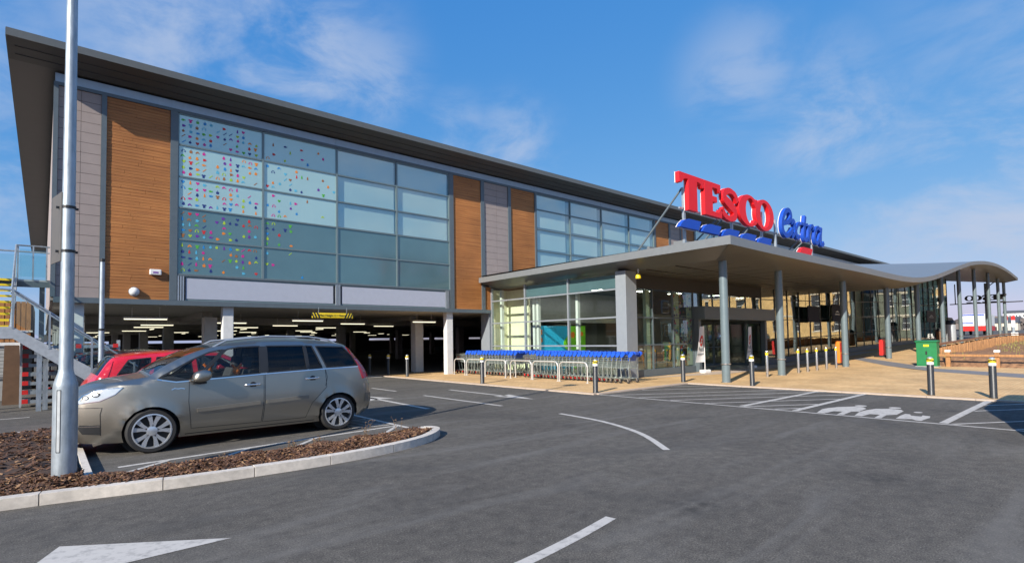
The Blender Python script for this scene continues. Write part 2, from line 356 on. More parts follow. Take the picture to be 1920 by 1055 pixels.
M['frost_hi'] = mk('frost_hi', (.37, .55, .53), .2, var=.05, scale=.5); M['frost_hi'].node_tree.nodes['Principled BSDF'].inputs['IOR'].default_value = 3.3; M['frost_hi'].node_tree.nodes['Principled BSDF'].inputs['Specular Tint'].default_value = (.86, 1, .95, 1)
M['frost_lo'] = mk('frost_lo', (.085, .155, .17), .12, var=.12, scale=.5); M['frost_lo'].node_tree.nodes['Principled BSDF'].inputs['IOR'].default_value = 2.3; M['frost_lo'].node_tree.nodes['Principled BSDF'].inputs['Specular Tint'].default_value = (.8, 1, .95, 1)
M['blind'] = mk('blind', (.86, .94, .92), .4, var=.04, scale=.6)
M['spandrel'] = mk('spandrel', (.11, .17, .21), .12, var=.15, scale=.5, spec=.7)
M['plate'] = mk('plate', (.13, .12, .11), .6, .3)
M['gl_clear'] = glass('gl_clear', (.90, .95, .92), 1.42)
M['gl_front'] = glass('gl_front', (.64, .74, .68), 3.4)
M['gl_show'] = glass('gl_show', (.86, .92, .88), 1.75)
M['gl_win'] = glass('gl_win', (.90, .97, .96), 2.3)
M['gl_rail'] = glass('gl_rail', (.86, .94, .93), 1.42)
M['gl_car'] = glass('gl_car', (.66, .70, .70), 1.42)
M['gl_dark'] = glass('gl_dark', (.24, .26, .27), 1.45)
M['lens'] = mk('lens', (.62, .66, .68), .12, .3, var=.1, coat=1, spec=.8)
M['lens_red'] = mk('lens_red', (.42, .008, .02), .15, var=.1, coat=1)
M['paint_grey'] = mk('paint_grey', (.35, .33, .285), .38, .95, var=.02, scale=200, coat=.5)
M['paint_red'] = mk('paint_red', (.62, .012, .02), .28, .1, var=.02, coat=1)
M['paint_dark'] = mk('paint_dark', (.03, .035, .045), .28, .3, var=.02, coat=1)
M['paint_silver'] = mk('paint_silver', (.42, .43, .44), .3, .7, var=.02, coat=1)
M['paint_blue'] = mk('paint_blue', (.03, .08, .30), .3, .3, var=.02, coat=1)
M['paint_white'] = mk('paint_white', (.74, .74, .73), .3, 0, var=.02, coat=1)
M['chrome'] = mk('chrome', (.75, .76, .78), .15, 1, var=0)
M['alloy'] = mk('alloy', (.66, .68, .71), .28, .75, var=.04)
M['moulding'] = mk('moulding', (.22, .205, .175), .4, .5, var=.05, coat=.4)
M['interior'] = mk('interior', (.035, .036, .038), .8, var=.2)
M['seat'] = mk('seat', (.06, .062, .066), .9, var=.2)
M['lobby_lamp'] = mk('lobby_lamp', (.9, .9, .85), .5, var=0, emis=(1, .94, .8), es=14.)
M['tube_light'] = mk('tube_light', (.9, .9, .8), .5, var=0, emis=(1, .93, .66), es=1.15)
M['hill'] = mk('hill', (.20, .165, .15), .95, var=.5, scale=.012, detail=9)  # colour lightened to stand in for distance haze
M['tree_far'] = mk('tree_far', (.14, .115, .10), .95, var=.4, scale=.05)  # paler like the hills, with the haze put into the colour
ICON = [mk('icon_' + n, c, .5, var=.05) for n, c in [('purple', (.16, .03, .34)), ('magenta', (.60, .02, .28)), ('red', (.62, .03, .03)), ('orange', (.80, .25, .02)), ('green', (.10, .45, .05)), ('lime', (.40, .60, .04)), ('blue', (.02, .25, .62)), ('navy', (.02, .04, .20)), ('brown', (.35, .14, .04)), ('sky', (.10, .45, .65))]]
def wood_mat():
    m = bpy.data.materials.new("wood_cladding"); m.use_nodes = True; n = m.node_tree.nodes; l = m.node_tree.links; b = n['Principled BSDF']
    t = n.new('ShaderNodeTexCoord'); mp = n.new('ShaderNodeMapping'); mp.inputs['Scale'].default_value = (.35, 1, 11); l.new(t.outputs['Object'], mp.inputs['Vector'])
    z = n.new('ShaderNodeTexNoise'); z.inputs['Scale'].default_value = 1.6; z.inputs['Detail'].default_value = 7; z.inputs['Roughness'].default_value = .65; l.new(mp.outputs[0], z.inputs['Vector'])
    cr = n.new('ShaderNodeValToRGB'); e = cr.color_ramp.elements; e[0].position = .3; e[0].color = (.27, .105, .035, 1); e[1].position = .72; e[1].color = (.53, .235, .075, 1); k = e.new(.5); k.color = (.42, .165, .046, 1)
    l.new(z.outputs['Fac'], cr.inputs['Fac'])
    z2 = n.new('ShaderNodeTexNoise'); z2.inputs['Scale'].default_value = .45; z2.inputs['Detail'].default_value = 5; l.new(t.outputs['Object'], z2.inputs['Vector'])
    r = n.new('ShaderNodeMapRange'); r.inputs['From Min'].default_value = .3; r.inputs['From Max'].default_value = .7; r.inputs['To Min'].default_value = .72; r.inputs['To Max'].default_value = 1.2; l.new(z2.outputs['Fac'], r.inputs['Value'])
    x = n.new('ShaderNodeMix'); x.data_type = 'RGBA'; x.blend_type = 'MULTIPLY'; x.inputs['Factor'].default_value = 1; l.new(cr.outputs[0], x.inputs['A']); l.new(r.outputs[0], x.inputs['B'])
    l.new(x.outputs['Result'], b.inputs['Base Color']); b.inputs['Roughness'].default_value = .62
    bp = n.new('ShaderNodeBump'); bp.inputs['Strength'].default_value = .25; bp.inputs['Distance'].default_value = .01; l.new(z.outputs['Fac'], bp.inputs['Height']); l.new(bp.outputs[0], b.inputs['Normal'])
    return m
M['wood'] = wood_mat()
# ------------------------------------------------------------------ ground, roads, paving
def sheet(name, xs, ys, dz, mat, hole=None):
    m = MB()
    for x in xs:
        for y in ys: m.v.append((x, y, terr(x) + dz))
    ny = len(ys)
    for i in range(len(xs) - 1):
        for j in range(ny - 1): m.face([i * ny + j, (i + 1) * ny + j, (i + 1) * ny + j + 1, i * ny + j + 1])
    return m.build(name, mat, fixn=False)
XS = [-3000, -400, -60, 0, 16, 28, 31.5, 35, 38, 41.6, 45, 48, 51, 54, 60, 67, 73, 80, 120, 200, 400, 900, 3500]
tag(sheet('ground', XS, [-3000, -300, -60, -10, 0, 10, 20, 60, 150, 400, 3500], 0, M['asphalt']), kind='structure')
# buff paving with a pale concrete edging
pv = MB()
def pave(m, x0, x1, y0, y1, z0, z1, xs=()):
    X = sorted({x0, x1, *[x for x in XS if x0 < x < x1]})
    for a, b in zip(X, X[1:]):
        k = len(m.v)
        m.v += [(a, y0, terr(a) + z0), (b, y0, terr(b) + z0), (b, y1, terr(b) + z0), (a, y1, terr(a) + z0), (a, y0, terr(a) + z1), (b, y0, terr(b) + z1), (b, y1, terr(b) + z1), (a, y1, terr(a) + z1)]
        for q in ((4, 5, 6, 7), (0, 1, 5, 4), (2, 3, 7, 6)): m.face([k + i for i in q])
        if a == x0: m.face([k + i for i in (3, 0, 4, 7)])
        if b == x1: m.face([k + i for i in (1, 2, 6, 5)])
pave(pv, 11.60, 16.25, 9.90, 22.8, -.02, .030)
pave(pv, 16.25, 82, -14, 12.42, -.02, .030)
tag(pv.build('pavement', M['paving']), kind='structure')
ed = MB()
def edge_run(x0, y0, x1, y1, w=.13):
    L = hypot(x1 - x0, y1 - y0); n = max(1, int(L / .9)); dx, dy = (x1 - x0) / L, (y1 - y0) / L; px, py = -dy * w / 2, dx * w / 2
    for i in range(n):
        a, b = i * L / n + .004, (i + 1) * L / n - .004
        P = [(x0 + dx * a + px, y0 + dy * a + py), (x0 + dx * b + px, y0 + dy * b + py), (x0 + dx * b - px, y0 + dy * b - py), (x0 + dx * a - px, y0 + dy * a - py)]
        ed.prism(P, 'z', -.02, .036)
edge_run(11.53, 9.83, 11.53, 22.8); edge_run(11.60, 9.83, 16.18, 9.83); edge_run(16.18, -14, 16.18, 9.76)
tag(ed.build('kerb_edging', M['edging']), kind='structure')
gs = MB(); gs.v += [(28.7, 5.65, terr(28.7) + .035), (26.6, 2.7, .034), (26.6, -14, .034), (24.4, -14, .034), (24.4, 2.5, .034), (26.6, 5.2, .034), (29.6, 7.6, terr(29.6) + .035), (34.6, 10.6, terr(34.6) + .035), (35.4, 10.2, terr(35.4) + .035), (30.2, 6.6, terr(30.2) + .035)]
gs.face([5, 0, 1, 4]); gs.face([4, 1, 2, 3]); gs.face([5, 6, 9, 0]); gs.face([6, 7, 8, 9])
tag(gs.build('path', M['greyslab'], fixn=False), kind='structure')
pale = MB(); pale.v += [(17.1, 12.1, .034), (21.2, 10.9, .034), (21.2, 12.1, .034), (30, 11.2, terr(30) + .034), (30, 12.2, terr(30) + .034), (42, 11.3, terr(42) + .034), (42, 12.2, terr(42) + .034)]
pale.face([0, 1, 2]); pale.face([1, 3, 4, 2]); pale.face([3, 5, 6, 4])
tag(pale.build('threshold_slab', M['edging'], fixn=False), kind='structure')
# floor of the undercroft car park
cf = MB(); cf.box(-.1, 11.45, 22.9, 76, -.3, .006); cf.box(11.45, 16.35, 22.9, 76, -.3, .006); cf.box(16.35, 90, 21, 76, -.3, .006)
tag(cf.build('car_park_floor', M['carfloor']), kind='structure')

# ------------------------------------------------------------------ painted markings
mk_ = MB()
def line(P, w=.1, z=.004):
    P = [Vector((p[0], p[1])) for p in P]; n = len(P); b = len(mk_.v)
    for i, p in enumerate(P):
        t = (P[min(i + 1, n - 1)] - P[max(i - 1, 0)]).normalized(); q = Vector((-t.y, t.x)) * w / 2
        mk_.v += [(p.x + q.x, p.y + q.y, z + terr(p.x)), (p.x - q.x, p.y - q.y, z + terr(p.x))]
    for i in range(n - 1): mk_.face([b + 2 * i, b + 2 * i + 1, b + 2 * i + 3, b + 2 * i + 2])
def poly(P, z=.004):
    b = len(mk_.v); mk_.v += [(p[0], p[1], z) for p in P]; mk_.face(range(b, b + len(P)))
line([(11.62, 9.76), (11.62, -14)], .09)                                   # bay front line
line([(11.7, 5.77), (16.1, 5.77)], .13, .0085); line([(11.7, 4.65), (16.1, 4.65)], .13, .0085); line([(11.7, 2.22), (16.1, 2.22)], .13, .0085)
for k in range(5):                                                          # hatching, 45 degrees
    s = 9.42 - k * .93
    x1 = 16.1; y1 = s - (x1 - 11.66) * .66
    if y1 < 4.72: x1 = 11.66 + (s - 4.72) / .66; y1 = 4.72
    line([(11.68, s), (x1, y1)], .075, .006)
line([(13.4, 9.62), (16.1, 7.75)], .075, .006); line([(14.9, 9.62), (16.1, 8.75)], .075, .006)
line([(11.7, 5.05), (12.2, 4.72)], .075, .006)
for s in (2.1, 1.3, .5, -.3):
    line([(11.7, s), (16.1, s - 2.9)], .075, .006)
for s in (1.6, .8): line([(16.1 - 2.2, 2.15), (16.1, 2.15 - 1.45)], .075, .006) if s > 1 else line([(15.1, 2.15), (16.1, 1.5)], .075, .006)
poly([(11.73, 4.24), (12.35, 4.36), (12.62, 4.33), (12.93, 4.24), (13.24, 4.03), (13.22, 3.86), (13.0, 3.74), (12.43, 3.70), (12.32, 3.81), (11.74, 3.77), (11.70, 3.87), (12.21, 3.93), (12.17, 4.08), (11.72, 4.10)])
poly([(11.74, 3.58), (12.35, 3.68), (12.7, 3.67), (13.1, 3.60), (13.3, 3.38), (13.26, 3.2), (13.03, 3.10), (12.39, 3.06), (12.21, 3.18), (11.73, 3.14), (11.69, 3.24), (12.19, 3.28), (12.17, 3.45), (11.75, 3.46)])
poly([(11.83, 2.94), (12.3, 2.98), (12.64, 2.98), (12.62, 2.90), (12.42, 2.84), (12.42, 2.68), (12.61, 2.70), (12.55, 2.57), (12.3, 2.53), (12.06, 2.55), (11.8, 2.55), (11.82, 2.64), (11.95, 2.72), (11.83, 2.84)])
for (x, y, r, s) in ((13.42, 3.96, .15, .7), (13.5, 3.36, .15, .7), (13.02, 2.86, .10, .7)):
    poly([(x + r * cos(a * pi / 8), y + r * s * sin(a * pi / 8)) for a in range(16)])
line(smooth([(8.17, 7.93, 0), (7.93, 6.59, 0), (7.37, 5.35, 0), (6.54, 4.31, 0)], 5), .1)
line(smooth([(3.75, 3.05, 0), (3.1, 2.93, 0), (2.4, 2.85, 0), (1.6, 2.86, 0)], 4), .1)
line([(8.25, 13.4), (8.19, 9.85)], .1); line([(8.38, 16.9), (8.36, 15.2)], .1)
line([(9.75, 14.3), (9.68, 11.4)], .12); poly([(9.40, 11.66), (9.66, 10.3), (10.02, 11.72), (9.72, 11.62)])
line([(6.92, 14.4), (6.70, 10.7)], .12); poly([(6.55, 13.3), (6.95, 14.9), (7.28, 13.3), (6.92, 13.55)])
poly([(1.17, 4.83), (.12, 5.57), (-.21, 4.80)])
line([(-.2, 8.72), (.3, 8.60), (5.0, 9.0)], .09) if False else line([(.75, 8.62), (4.96, 9.02)], .09)
line([(5.08, 13.2), (4.99, 8.46)], .09)                                     # bay end line behind the parked car
for k in range(9):
    x = .55 + k * .52; yb = 7.95 + .06 * (x - .3)
    line([(x, yb), (x + .75, lerp(8.62, 9.02, (x + .75 - .75) / 4.2) - .05)], .07, .006) if k in (0, 2, 4, 7) else None
for k in range(6): line([(4.25, 9.35 + k * .2), (4.92, 9.2 + k * .2)], .06, .006)
line([(-14, 13.5), (.25, 13.5)], .09); line([(-14, 16.2), (-.2, 16.2)], .09); line([(-14, 15.5), (-1.0, 16.2)], .09)
line([(.3, 12.05), (4.95, 12.2)], .09); line([(.3, 14.7), (4.95, 14.75)], .09)
poly([(10.1, 22.0), (11.3, 21.6), (11.4, 23.3), (10.2, 23.6)], .009)
tag(mk_.build('road_markings', M['paint'], fixn=False), kind='structure')

# ------------------------------------------------------------------ kerbed mulch bed round the lamp post
outer = smooth([(-14, 7.4, 0), (-6, 7.25, 0), (-2, 7.2, 0), (-.3, 7.18, 0), (1, 6.93, 0), (1.9, 6.84, 0), (2.8, 6.80, 0), (3.6, 6.88, 0), (4.35, 7.10, 0), (4.8, 7.4, 0), (5.04, 7.7, 0), (5.02, 7.95, 0), (4.75, 8.05, 0)], 5)
def offs(P, d):
    o = []
    for i, p in enumerate(P):
        a = Vector(P[max(i - 1, 0)][:2]); c = Vector(P[min(i + 1, len(P) - 1)][:2]); t = (c - a).normalized(); o.append((p[0] - t.y * d, p[1] + t.x * d, 0))
    return o
inner = offs(outer, .13)
kb = MB()
def resample(P, step):
    o = [P[0]]; acc = 0
    for a, b in zip(P, P[1:]):
        L = hypot(b[0] - a[0], b[1] - a[1]); k = int(max(1, L // .12))
        for i in range(1, k + 1): o.append((lerp(a[0], b[0], i / k), lerp(a[1], b[1], i / k), 0))
    return o
ro = resample(outer, .12); ri = offs(ro, .13); i = 0
while i < len(ro) - 1:
    L = 0; j = i
    while j < len(ro) - 1 and L < .9: L += hypot(ro[j + 1][0] - ro[j][0], ro[j + 1][1] - ro[j][1]); j += 1
    A = [Vector(p) for p in ro[i:j + 1]]; B = [Vector(p) for p in ri[i:j + 1]]
    if len(A) > 1:
        t0 = (A[1] - A[0]).normalized() * .004; t1 = (A[-1] - A[-2]).normalized() * .004
        A[0] = A[0] + t0; B[0] = B[0] + t0; A[-1] = A[-1] - t1; B[-1] = B[-1] - t1
        dz = random.uniform(-.003, .003)
        kb.strip([tuple(p) for p in A], [tuple(p) for p in B], lambda p, s: (p[0], p[1], (.112 + dz) if s else -.05))
    i = j
for y0 in [7.80 + .92 * k for k in range(6)]: kb.box(.38, .46, y0 + .004, y0 + .916, -.05, .09)
tag(kb.build('kerb', M['kerb'], bevel=.012), kind='structure')
def mulch_in(x, y):
    if x < .35: return 7.36 < y < 12.8 and x > -13.9
    if x > 4.9: return False
    lo = interp([(.2, 7.2), (1, 7.06), (1.9, 6.97), (2.8, 6.93), (3.6, 7.02), (4.3, 7.24), (4.7, 7.52), (4.9, 7.75)], x)
    return lo < y < 7.70 + .065 * (x - .3)
def mulch_z(x, y):
    d = min(abs(y - 7.85), abs(y - 7.0)) if x > .35 else min(abs(y - 7.3), abs(12.8 - y))
    return .075 + .05 * min(1, d / .45) + .012 * sin(x * 7.3 + y * 3.1) + .010 * sin(x * 13 - y * 9)
mu = MB(); st = .1; idx = {}
def mv(i, j):
    if (i, j) not in idx: idx[(i, j)] = len(mu.v); x, y = i * st, j * st; mu.v.append((x, y, mulch_z(x, y)))
    return idx[(i, j)]
for i in range(-138, 53):
    for j in range(68, 129):
        if all(mulch_in(*q) for q in (((i + .5) * st, (j + .5) * st),)): mu.face([mv(i, j), mv(i + 1, j), mv(i + 1, j + 1), mv(i, j + 1)])
tag(mu.build('planting_bed', M['mulch'], smooth=60), kind='structure')
ch = MB(); cnt = 0
while cnt < 12500:
    if random.random() < .72: x, y = random.uniform(-1.2, 5.2), random.uniform(6.9, 8.05)
    else: x, y = random.uniform(-6, .2), random.uniform(7.3, 12.8)
    if not mulch_in(x, y) or hypot(x - .20, y - 7.88) < .12: continue
    cnt += 1; ch.mi = 1 if random.random() < .16 else 0
    L, w, t = random.uniform(.018, .065), random.uniform(.006, .016), random.uniform(.003, .007)
    a, pt = random.uniform(0, pi), random.uniform(-.45, .45); c = Vector((x, y, mulch_z(x, y) + random.uniform(.002, .02)))
    U = Vector((cos(a) * cos(pt), sin(a) * cos(pt), sin(pt))); V = Vector((-sin(a), cos(a), random.uniform(-.5, .5))).normalized(); Wn = U.cross(V)
    b = len(ch.v)
    for s in (-1, 1):
        ch.v += [tuple(c + U * L * s + V * w * (1 if s < 0 else .6) + Wn * t), tuple(c + U * L * s - V * w + Wn * t), tuple(c + U * L * s - Wn * t)]
    for q in ((0, 3, 4, 1), (1, 4, 5, 2), (2, 5, 3, 0), (0, 1, 2), (3, 5, 4)): ch.face([b + k for k in q])
tag(ch.build('bark_chips', [M['chip'], M['chip_pale']], fixn=False), 'brown bark chippings spread over the kerbed bed', 'mulch', kind='stuff')
# dry stems standing in the bed
def stems(x, y, n, h, label):
    m = MB()
    for _ in range(n):
        a = random.uniform(0, 6.28); p = Vector((x + random.uniform(-.05, .05), y + random.uniform(-.04, .04), mulch_z(x, y) - .02)); pts = [p]
        hh = h * random.uniform(.5, 1); bend = random.uniform(.05, .4)
        for k in range(1, 5): pts.append(p + Vector((cos(a) * bend * hh * (k / 4) ** 2, sin(a) * bend * hh * (k / 4) ** 2, hh * k / 4)))
        m.tube(pts, [.003, .0028, .0024, .002, .0012], 4)
        for k in (2, 3, 4):
            for _ in range(2):
                q = pts[k] + Vector((random.uniform(-.02, .02), random.uniform(-.02, .02), random.uniform(-.02, .01))); d = Vector((random.uniform(-1, 1), random.uniform(-1, 1), random.uniform(-.3, .7))).normalized() * .02; e = d.orthogonal().normalized() * .006
                b = len(m.v); m.v += [tuple(q - d), tuple(q + e), tuple(q + d), tuple(q - e)]; m.face([b, b + 1, b + 2, b + 3])
    o = m.build('dry_plant', M['twig'], fixn=False); return tag(o, label, 'plant', 'dry shrubs planted in the mulch bed')
stems(3.75, 7.82, 5, .30, 'bare brown twig standing below the rear wheel of the beige people carrier')
stems(4.35, 7.85, 4, .34, 'tallest dry twig at the tip of the mulch bed, behind the rear wheel')
stems(3.0, 7.75, 9, .16, 'dry rusty low tuft in the mulch below the rear door of the people carrier')
stems(2.62, 7.72, 9, .14, 'rusty low tuft in the mulch below the front door of the people carrier')
stems(1.75, 7.68, 7, .15, 'small thin tuft in the mulch behind the front wheel of the people carrier')

# ------------------------------------------------------------------ hills and far ground
hm = MB()
def hill(u, v):
    a = lerp(-35, 100, u); r = lerp(330, 2600, v ** 1.4); ar = radians(a)
    h = 2 + (40 * v ** 1.15) * (.62 + .22 * sin(a * .11 + 1) + .12 * sin(a * .31) + .05 * sin(a * .9 + 2)) * min(1, max(0, (62 - a) / 30 + .35))
    return (cos(ar) * r, sin(ar) * r, h + 3 * sin(a * 1.7 + v * 9) * v - 3)
hm.grid(hill, 150, 16)
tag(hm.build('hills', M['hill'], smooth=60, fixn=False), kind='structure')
def clump(m, c, r, h):
    b = len(m.v); n = 6
    for k in range(16):
        a = random.uniform(0, 6.28); q = Vector((c[0] + random.gauss(0, r * .5), c[1] + random.gauss(0, r * .5), c[2] + h * random.random())); s = r * random.uniform(.25, .5)
        b = len(m.v); d1 = Vector((random.uniform(-1, 1), random.uniform(-1, 1), random.uniform(-1, 1))).normalized() * s; d2 = d1.orthogonal().normalized() * s
        m.v += [tuple(q + d1), tuple(q + d2), tuple(q - d1), tuple(q - d2)]; m.face([b, b + 1, b + 2, b + 3])
fw = MB()
for _ in range(1500):
    u, v = random.uniform(.16, .55), random.uniform(.1, 1); p = hill(u, v); clump(fw, p, random.uniform(4, 8), random.uniform(4, 8))
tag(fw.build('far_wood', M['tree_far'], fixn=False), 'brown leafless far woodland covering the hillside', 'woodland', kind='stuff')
# ------------------------------------------------------------------ the shop: upper storey over an open car park
FY = 20.4
store = thing('store_building', 'long two storey store with timber panels and oversailing roof above an open car park', 'store', (0.2, FY, 0))
def part(name, mb, mat, **k): return mb.build(name, mat, store, **k)
ZB, ZT = 2.84, 9.2
# structure of the upper floor: slab soffit, sill beam, back-up wall, side walls
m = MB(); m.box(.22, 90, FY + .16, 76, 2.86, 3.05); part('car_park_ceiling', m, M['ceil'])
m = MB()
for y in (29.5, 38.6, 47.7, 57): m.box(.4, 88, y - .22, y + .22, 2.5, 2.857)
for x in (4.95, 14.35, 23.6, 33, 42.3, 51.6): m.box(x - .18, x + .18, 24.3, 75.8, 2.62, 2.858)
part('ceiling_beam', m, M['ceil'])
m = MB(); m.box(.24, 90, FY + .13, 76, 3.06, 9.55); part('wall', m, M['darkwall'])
m = MB(); m.box(.2, 16.36, FY - .06, FY + .12, ZB, 3.0); m.box(16.36, 79, FY - .06, FY + .12, 4.1, 4.25); part('sill_beam', m, M['grey_trim'])
m = MB(); m.box(.13, 80, FY - .07, FY + .12, ZT, ZT + .10); part('head_trim', m, M['grey_trim'])
m = MB(); m.box(.16, 80, FY - .04, FY + .10, ZT + .10, 9.56)
for x in (3.13, 8.66, 14.1, 19.4, 24.8, 30.2, 36, 42, 48): m.box(x - .05, x + .05, FY - .055, FY - .035, ZT + .10, 9.56)
part('gutter_band', m, M['gutter'])
# side wall cladding
m = MB()
for k in range(21): m.box(.14, .22, FY + .02, 60, 2.9 + k * .302, 2.9 + k * .302 + .294)
part('side_cladding', m, M['clad_grey'])
# roof: wedge overhang on the front and on the left verge
RZ, RF = 10.10, 9.90
m = MB()
m.prism([(19.42, RF + .01), (20.3, 9.62), (61, 9.62), (61, 10.6), (40, 11.6), (19.42, RZ - .012)], 'x', -.84, 80); part('roof', m, M['soffit'])
m = MB(); m.box(-.87, 80.02, 19.38, 19.415, RF - .01, RZ); m.box(-.88, -.845, 19.416, 61, RF - .01, RZ); part('roof_fascia', m, M['fascia'])
m = MB()
for y in (19.75, 20.05): m.box(-.7, 79, y - .006, y + .006, RF - .29 * (y - 19.42) / .88 - .006, RF - .29 * (y - 19.42) / .88 + .02)
part('soffit_joint', m, M['joint'])
def wood_panel(x0, x1, z0=3.0, z1=ZT):
    m = MB(); n = int(round((z1 - z0) / .096)); h = (z1 - z0) / n
    for k in range(n):
        d = random.uniform(-.003, .003); xb = [x0] + ([random.uniform(x0 + .3, x1 - .3)] if random.random() < .5 else []) + [x1]
        for a, b in zip(xb, xb[1:]): m.box(a + .003, b - .003, FY - .02 + d, FY + .03, z0 + k * h + .004, z0 + (k + 1) * h - .003)
    m.box(x0, x1, FY + .035, FY + .06, z0, z1)
    part('timber_panel', m, M['wood'])
def grey_panel(x0, x1, z0=3.0, z1=ZT):
    m = MB(); n = int(round((z1 - z0) / .31)); h = (z1 - z0) / n; xm = x0 + (x1 - x0) * .52
    for k in range(n):
        for a, b in ((x0, xm), (xm, x1)): m.box(a + .004, b - .004, FY - .022, FY + .03, z0 + k * h + .005, z0 + (k + 1) * h - .005)
    o = part('grey_panel', m, M['clad_grey'])
    m = MB(); m.box(x0, x1, FY + .032, FY + .05, z0, z1); m.build('panel_joint', M['joint'], o)
def trim(x0, x1, z0=3.0, z1=ZT):
    m = MB(); m.box(x0, x1, FY - .065, FY + .10, z0, z1); part('vertical_trim', m, M['grey_trim'])
trim(.13, .24); grey_panel(.24, 1.25); trim(1.25, 1.38); wood_panel(1.38, 3.05); trim(3.05, 3.26)
trim(13.98, 14.2); wood_panel(14.2, 15.8); trim(15.8, 16.0)
grey_panel(16.0, 17.52, 4.25); trim(17.52, 17.71, 4.25); wood_panel(17.71, 19.36, 4.25); trim(19.36, 19.48, 4.25)
m = MB(); wood_panel(15.8 + .2, 16.36, 3.0, 4.1)
trim(30.08, 30.26, 4.25); wood_panel(30.26, 31.8, 4.25); trim(31.8, 31.98, 4.25); grey_panel(31.98, 33.2, 4.25); trim(33.2, 33.35, 4.25); wood_panel(33.35, 35.0, 4.25); trim(35.0, 35.2, 4.25)
# icon film stuck to the left bays: little everyday shapes
def icon(m, x, z, s, kind, y):
    def P(pts): m.prism([(x + a * s, z + b * s) for a, b in pts], 'y', y, y + .003)
    circ = lambda r, cx=0, cz=0, n=9: [(cx + r * cos(2 * pi * k / n), cz + r * sin(2 * pi * k / n)) for k in range(n)]
    if kind == 0: P([(-.5, .45), (-.2, .5), (0, .38), (.2, .5), (.5, .45), (.5, .12), (.28, .15), (.28, -.5), (-.28, -.5), (-.28, .15), (-.5, .12)])   # t-shirt
    elif kind == 1: P([(-.12, .5), (.12, .5), (.12, .2), (.22, .05), (.22, -.5), (-.22, -.5), (-.22, .05), (-.12, .2)])                                # bottle
    elif kind == 2: P(circ(.36, 0, -.08)); P([(0, .3), (.12, .55), (.22, .5), (.08, .28)])                                                               # apple
    elif kind == 3: P([(-.42, .1), (.42, .1), (.3, -.3), (.12, -.42), (-.12, -.42), (-.3, -.3)]); P([(-.3, .16), (.3, .16), (.14, .4), (-.14, .4)])     # bowl
    elif kind == 4: P([(-.4, .2), (.4, .2), (.32, -.45), (-.32, -.45)]); P([(-.2, .24), (-.14, .24), (0, .45), (.14, .24), (.2, .24), (.06, .56), (-.06, .56)])   # bag
    elif kind == 5: P([(-.5, -.3), (-.35, -.45), (.5, .35), (.38, .5)])                                                                                   # pen
    elif kind == 6: P([(0, -.45), (.45, .1), (.4, .38), (.15, .42), (0, .25), (-.15, .42), (-.4, .38), (-.45, .1)])                                       # heart
    elif kind == 7: P([(-.5, 0), (-.2, .28), (.2, .28), (.36, .05), (.55, .3), (.55, -.3), (.36, -.05), (.2, -.28), (-.2, -.28)])                         # fish
    elif kind == 8:                                                                                                                                      # headphones
        A = [(.42 * cos(a * pi / 8), .42 * sin(a * pi / 8)) for a in range(9)]; B = [(.28 * cos(a * pi / 8), .28 * sin(a * pi / 8)) for a in range(9)]
        P(A + B[::-1]); P([(-.5, 0), (-.24, 0), (-.24, -.4), (-.5, -.4)]); P([(.24, 0), (.5, 0), (.5, -.4), (.24, -.4)])
    elif kind == 9: P([(-.45, .3), (.2, .3), (.2, .12), (.45, .1), (.45, -.2), (.2, -.2), (.15, -.4), (-.4, -.4)])                                        # mug
    elif kind == 10: P([(-.5, -.3), (-.3, -.3), (-.1, 0), (.5, -.3), (.5, -.12), (.1, .4), (-.2, .35), (-.5, 0)])                                         # shoe
    else: P([(-.18, .5), (.18, .5), (.4, -.3), (.1, -.3), (.1, -.5), (-.1, -.5), (-.1, -.3), (-.4, -.3)])                                                 # lamp
def window_bay(x0, x1, rows, mats, film=None, blind=None):
    """one bay of curtain walling: frame > panes (> icon film), one mesh each"""
    m = MB(); fw = .036
    m.box(x0, x0 + fw, FY - .05, FY + .08, rows[-1], rows[0]); m.box(x1 - fw, x1, FY - .05, FY + .08, rows[-1], rows[0])
    for z in rows: m.box(x0 + fw, x1 - fw, FY - .045, FY + .08, z - .024, z + .024)
    f = part('window', m, M['winframe'])
    for i in range(len(rows) - 1):
        z1, z0 = rows[i] - .024, rows[i + 1] + .024
        m = MB(); m.box(x0 + fw, x1 - fw, FY - .012, FY + .0, z0, z1); pn = m.build('pane', M[mats[i]], f)
        if blind and blind[i]:
            drop = blind[i]; m = MB(); zb = z1 - (z1 - z0) * drop
            m.box(x0 + fw + .01, x1 - fw - (.06 if x0 < 15 else .3), FY + .05, FY + .06, zb, z1 - .01); m.build('blind', M['blind'], f)
        if film:
            m = MB(); nx = int((x1 - x0) / .205); nzr = 5; got = 0
            for a in range(nx):
                for b in range(nzr):
                    pr = film(a / nx, i)
                    if random.random() > pr: continue
                    m.mi = random.randrange(len(ICON)); got = 1
                    icon(m, x0 + fw + .12 + a * .205 + random.uniform(-.02, .02), z0 + .12 + b * (z1 - z0 - .2) / (nzr - .6) + random.uniform(-.02, .02), .118, random.randrange(12), FY - .0165)
            if got: m.build('icon_film', ICON, pn)
R1 = [ZT - .02, 8.15, 7.09, 6.06, 5.01, 3.86]
g1 = [3.26, 5.91, 8.66, 11.29, 13.98]
hi, lo_ = 'frost_hi', 'frost_lo'
window_bay(g1[0], g1[1], R1, [hi, hi, hi, lo_, lo_], lambda a, i: .97 if a < .30 else (.66 if i < 3 else .55))
window_bay(g1[1], g1[2], R1, [hi, hi, hi, lo_, lo_], lambda a, i: max(0, (.42 if i < 3 else .34) - a * (.38 if i < 2 else .52)))
window_bay(g1[2], g1[3], R1, ['gl_win'] * 3 + [lo_, lo_], None, [.97, .97, .97, 0, 0])
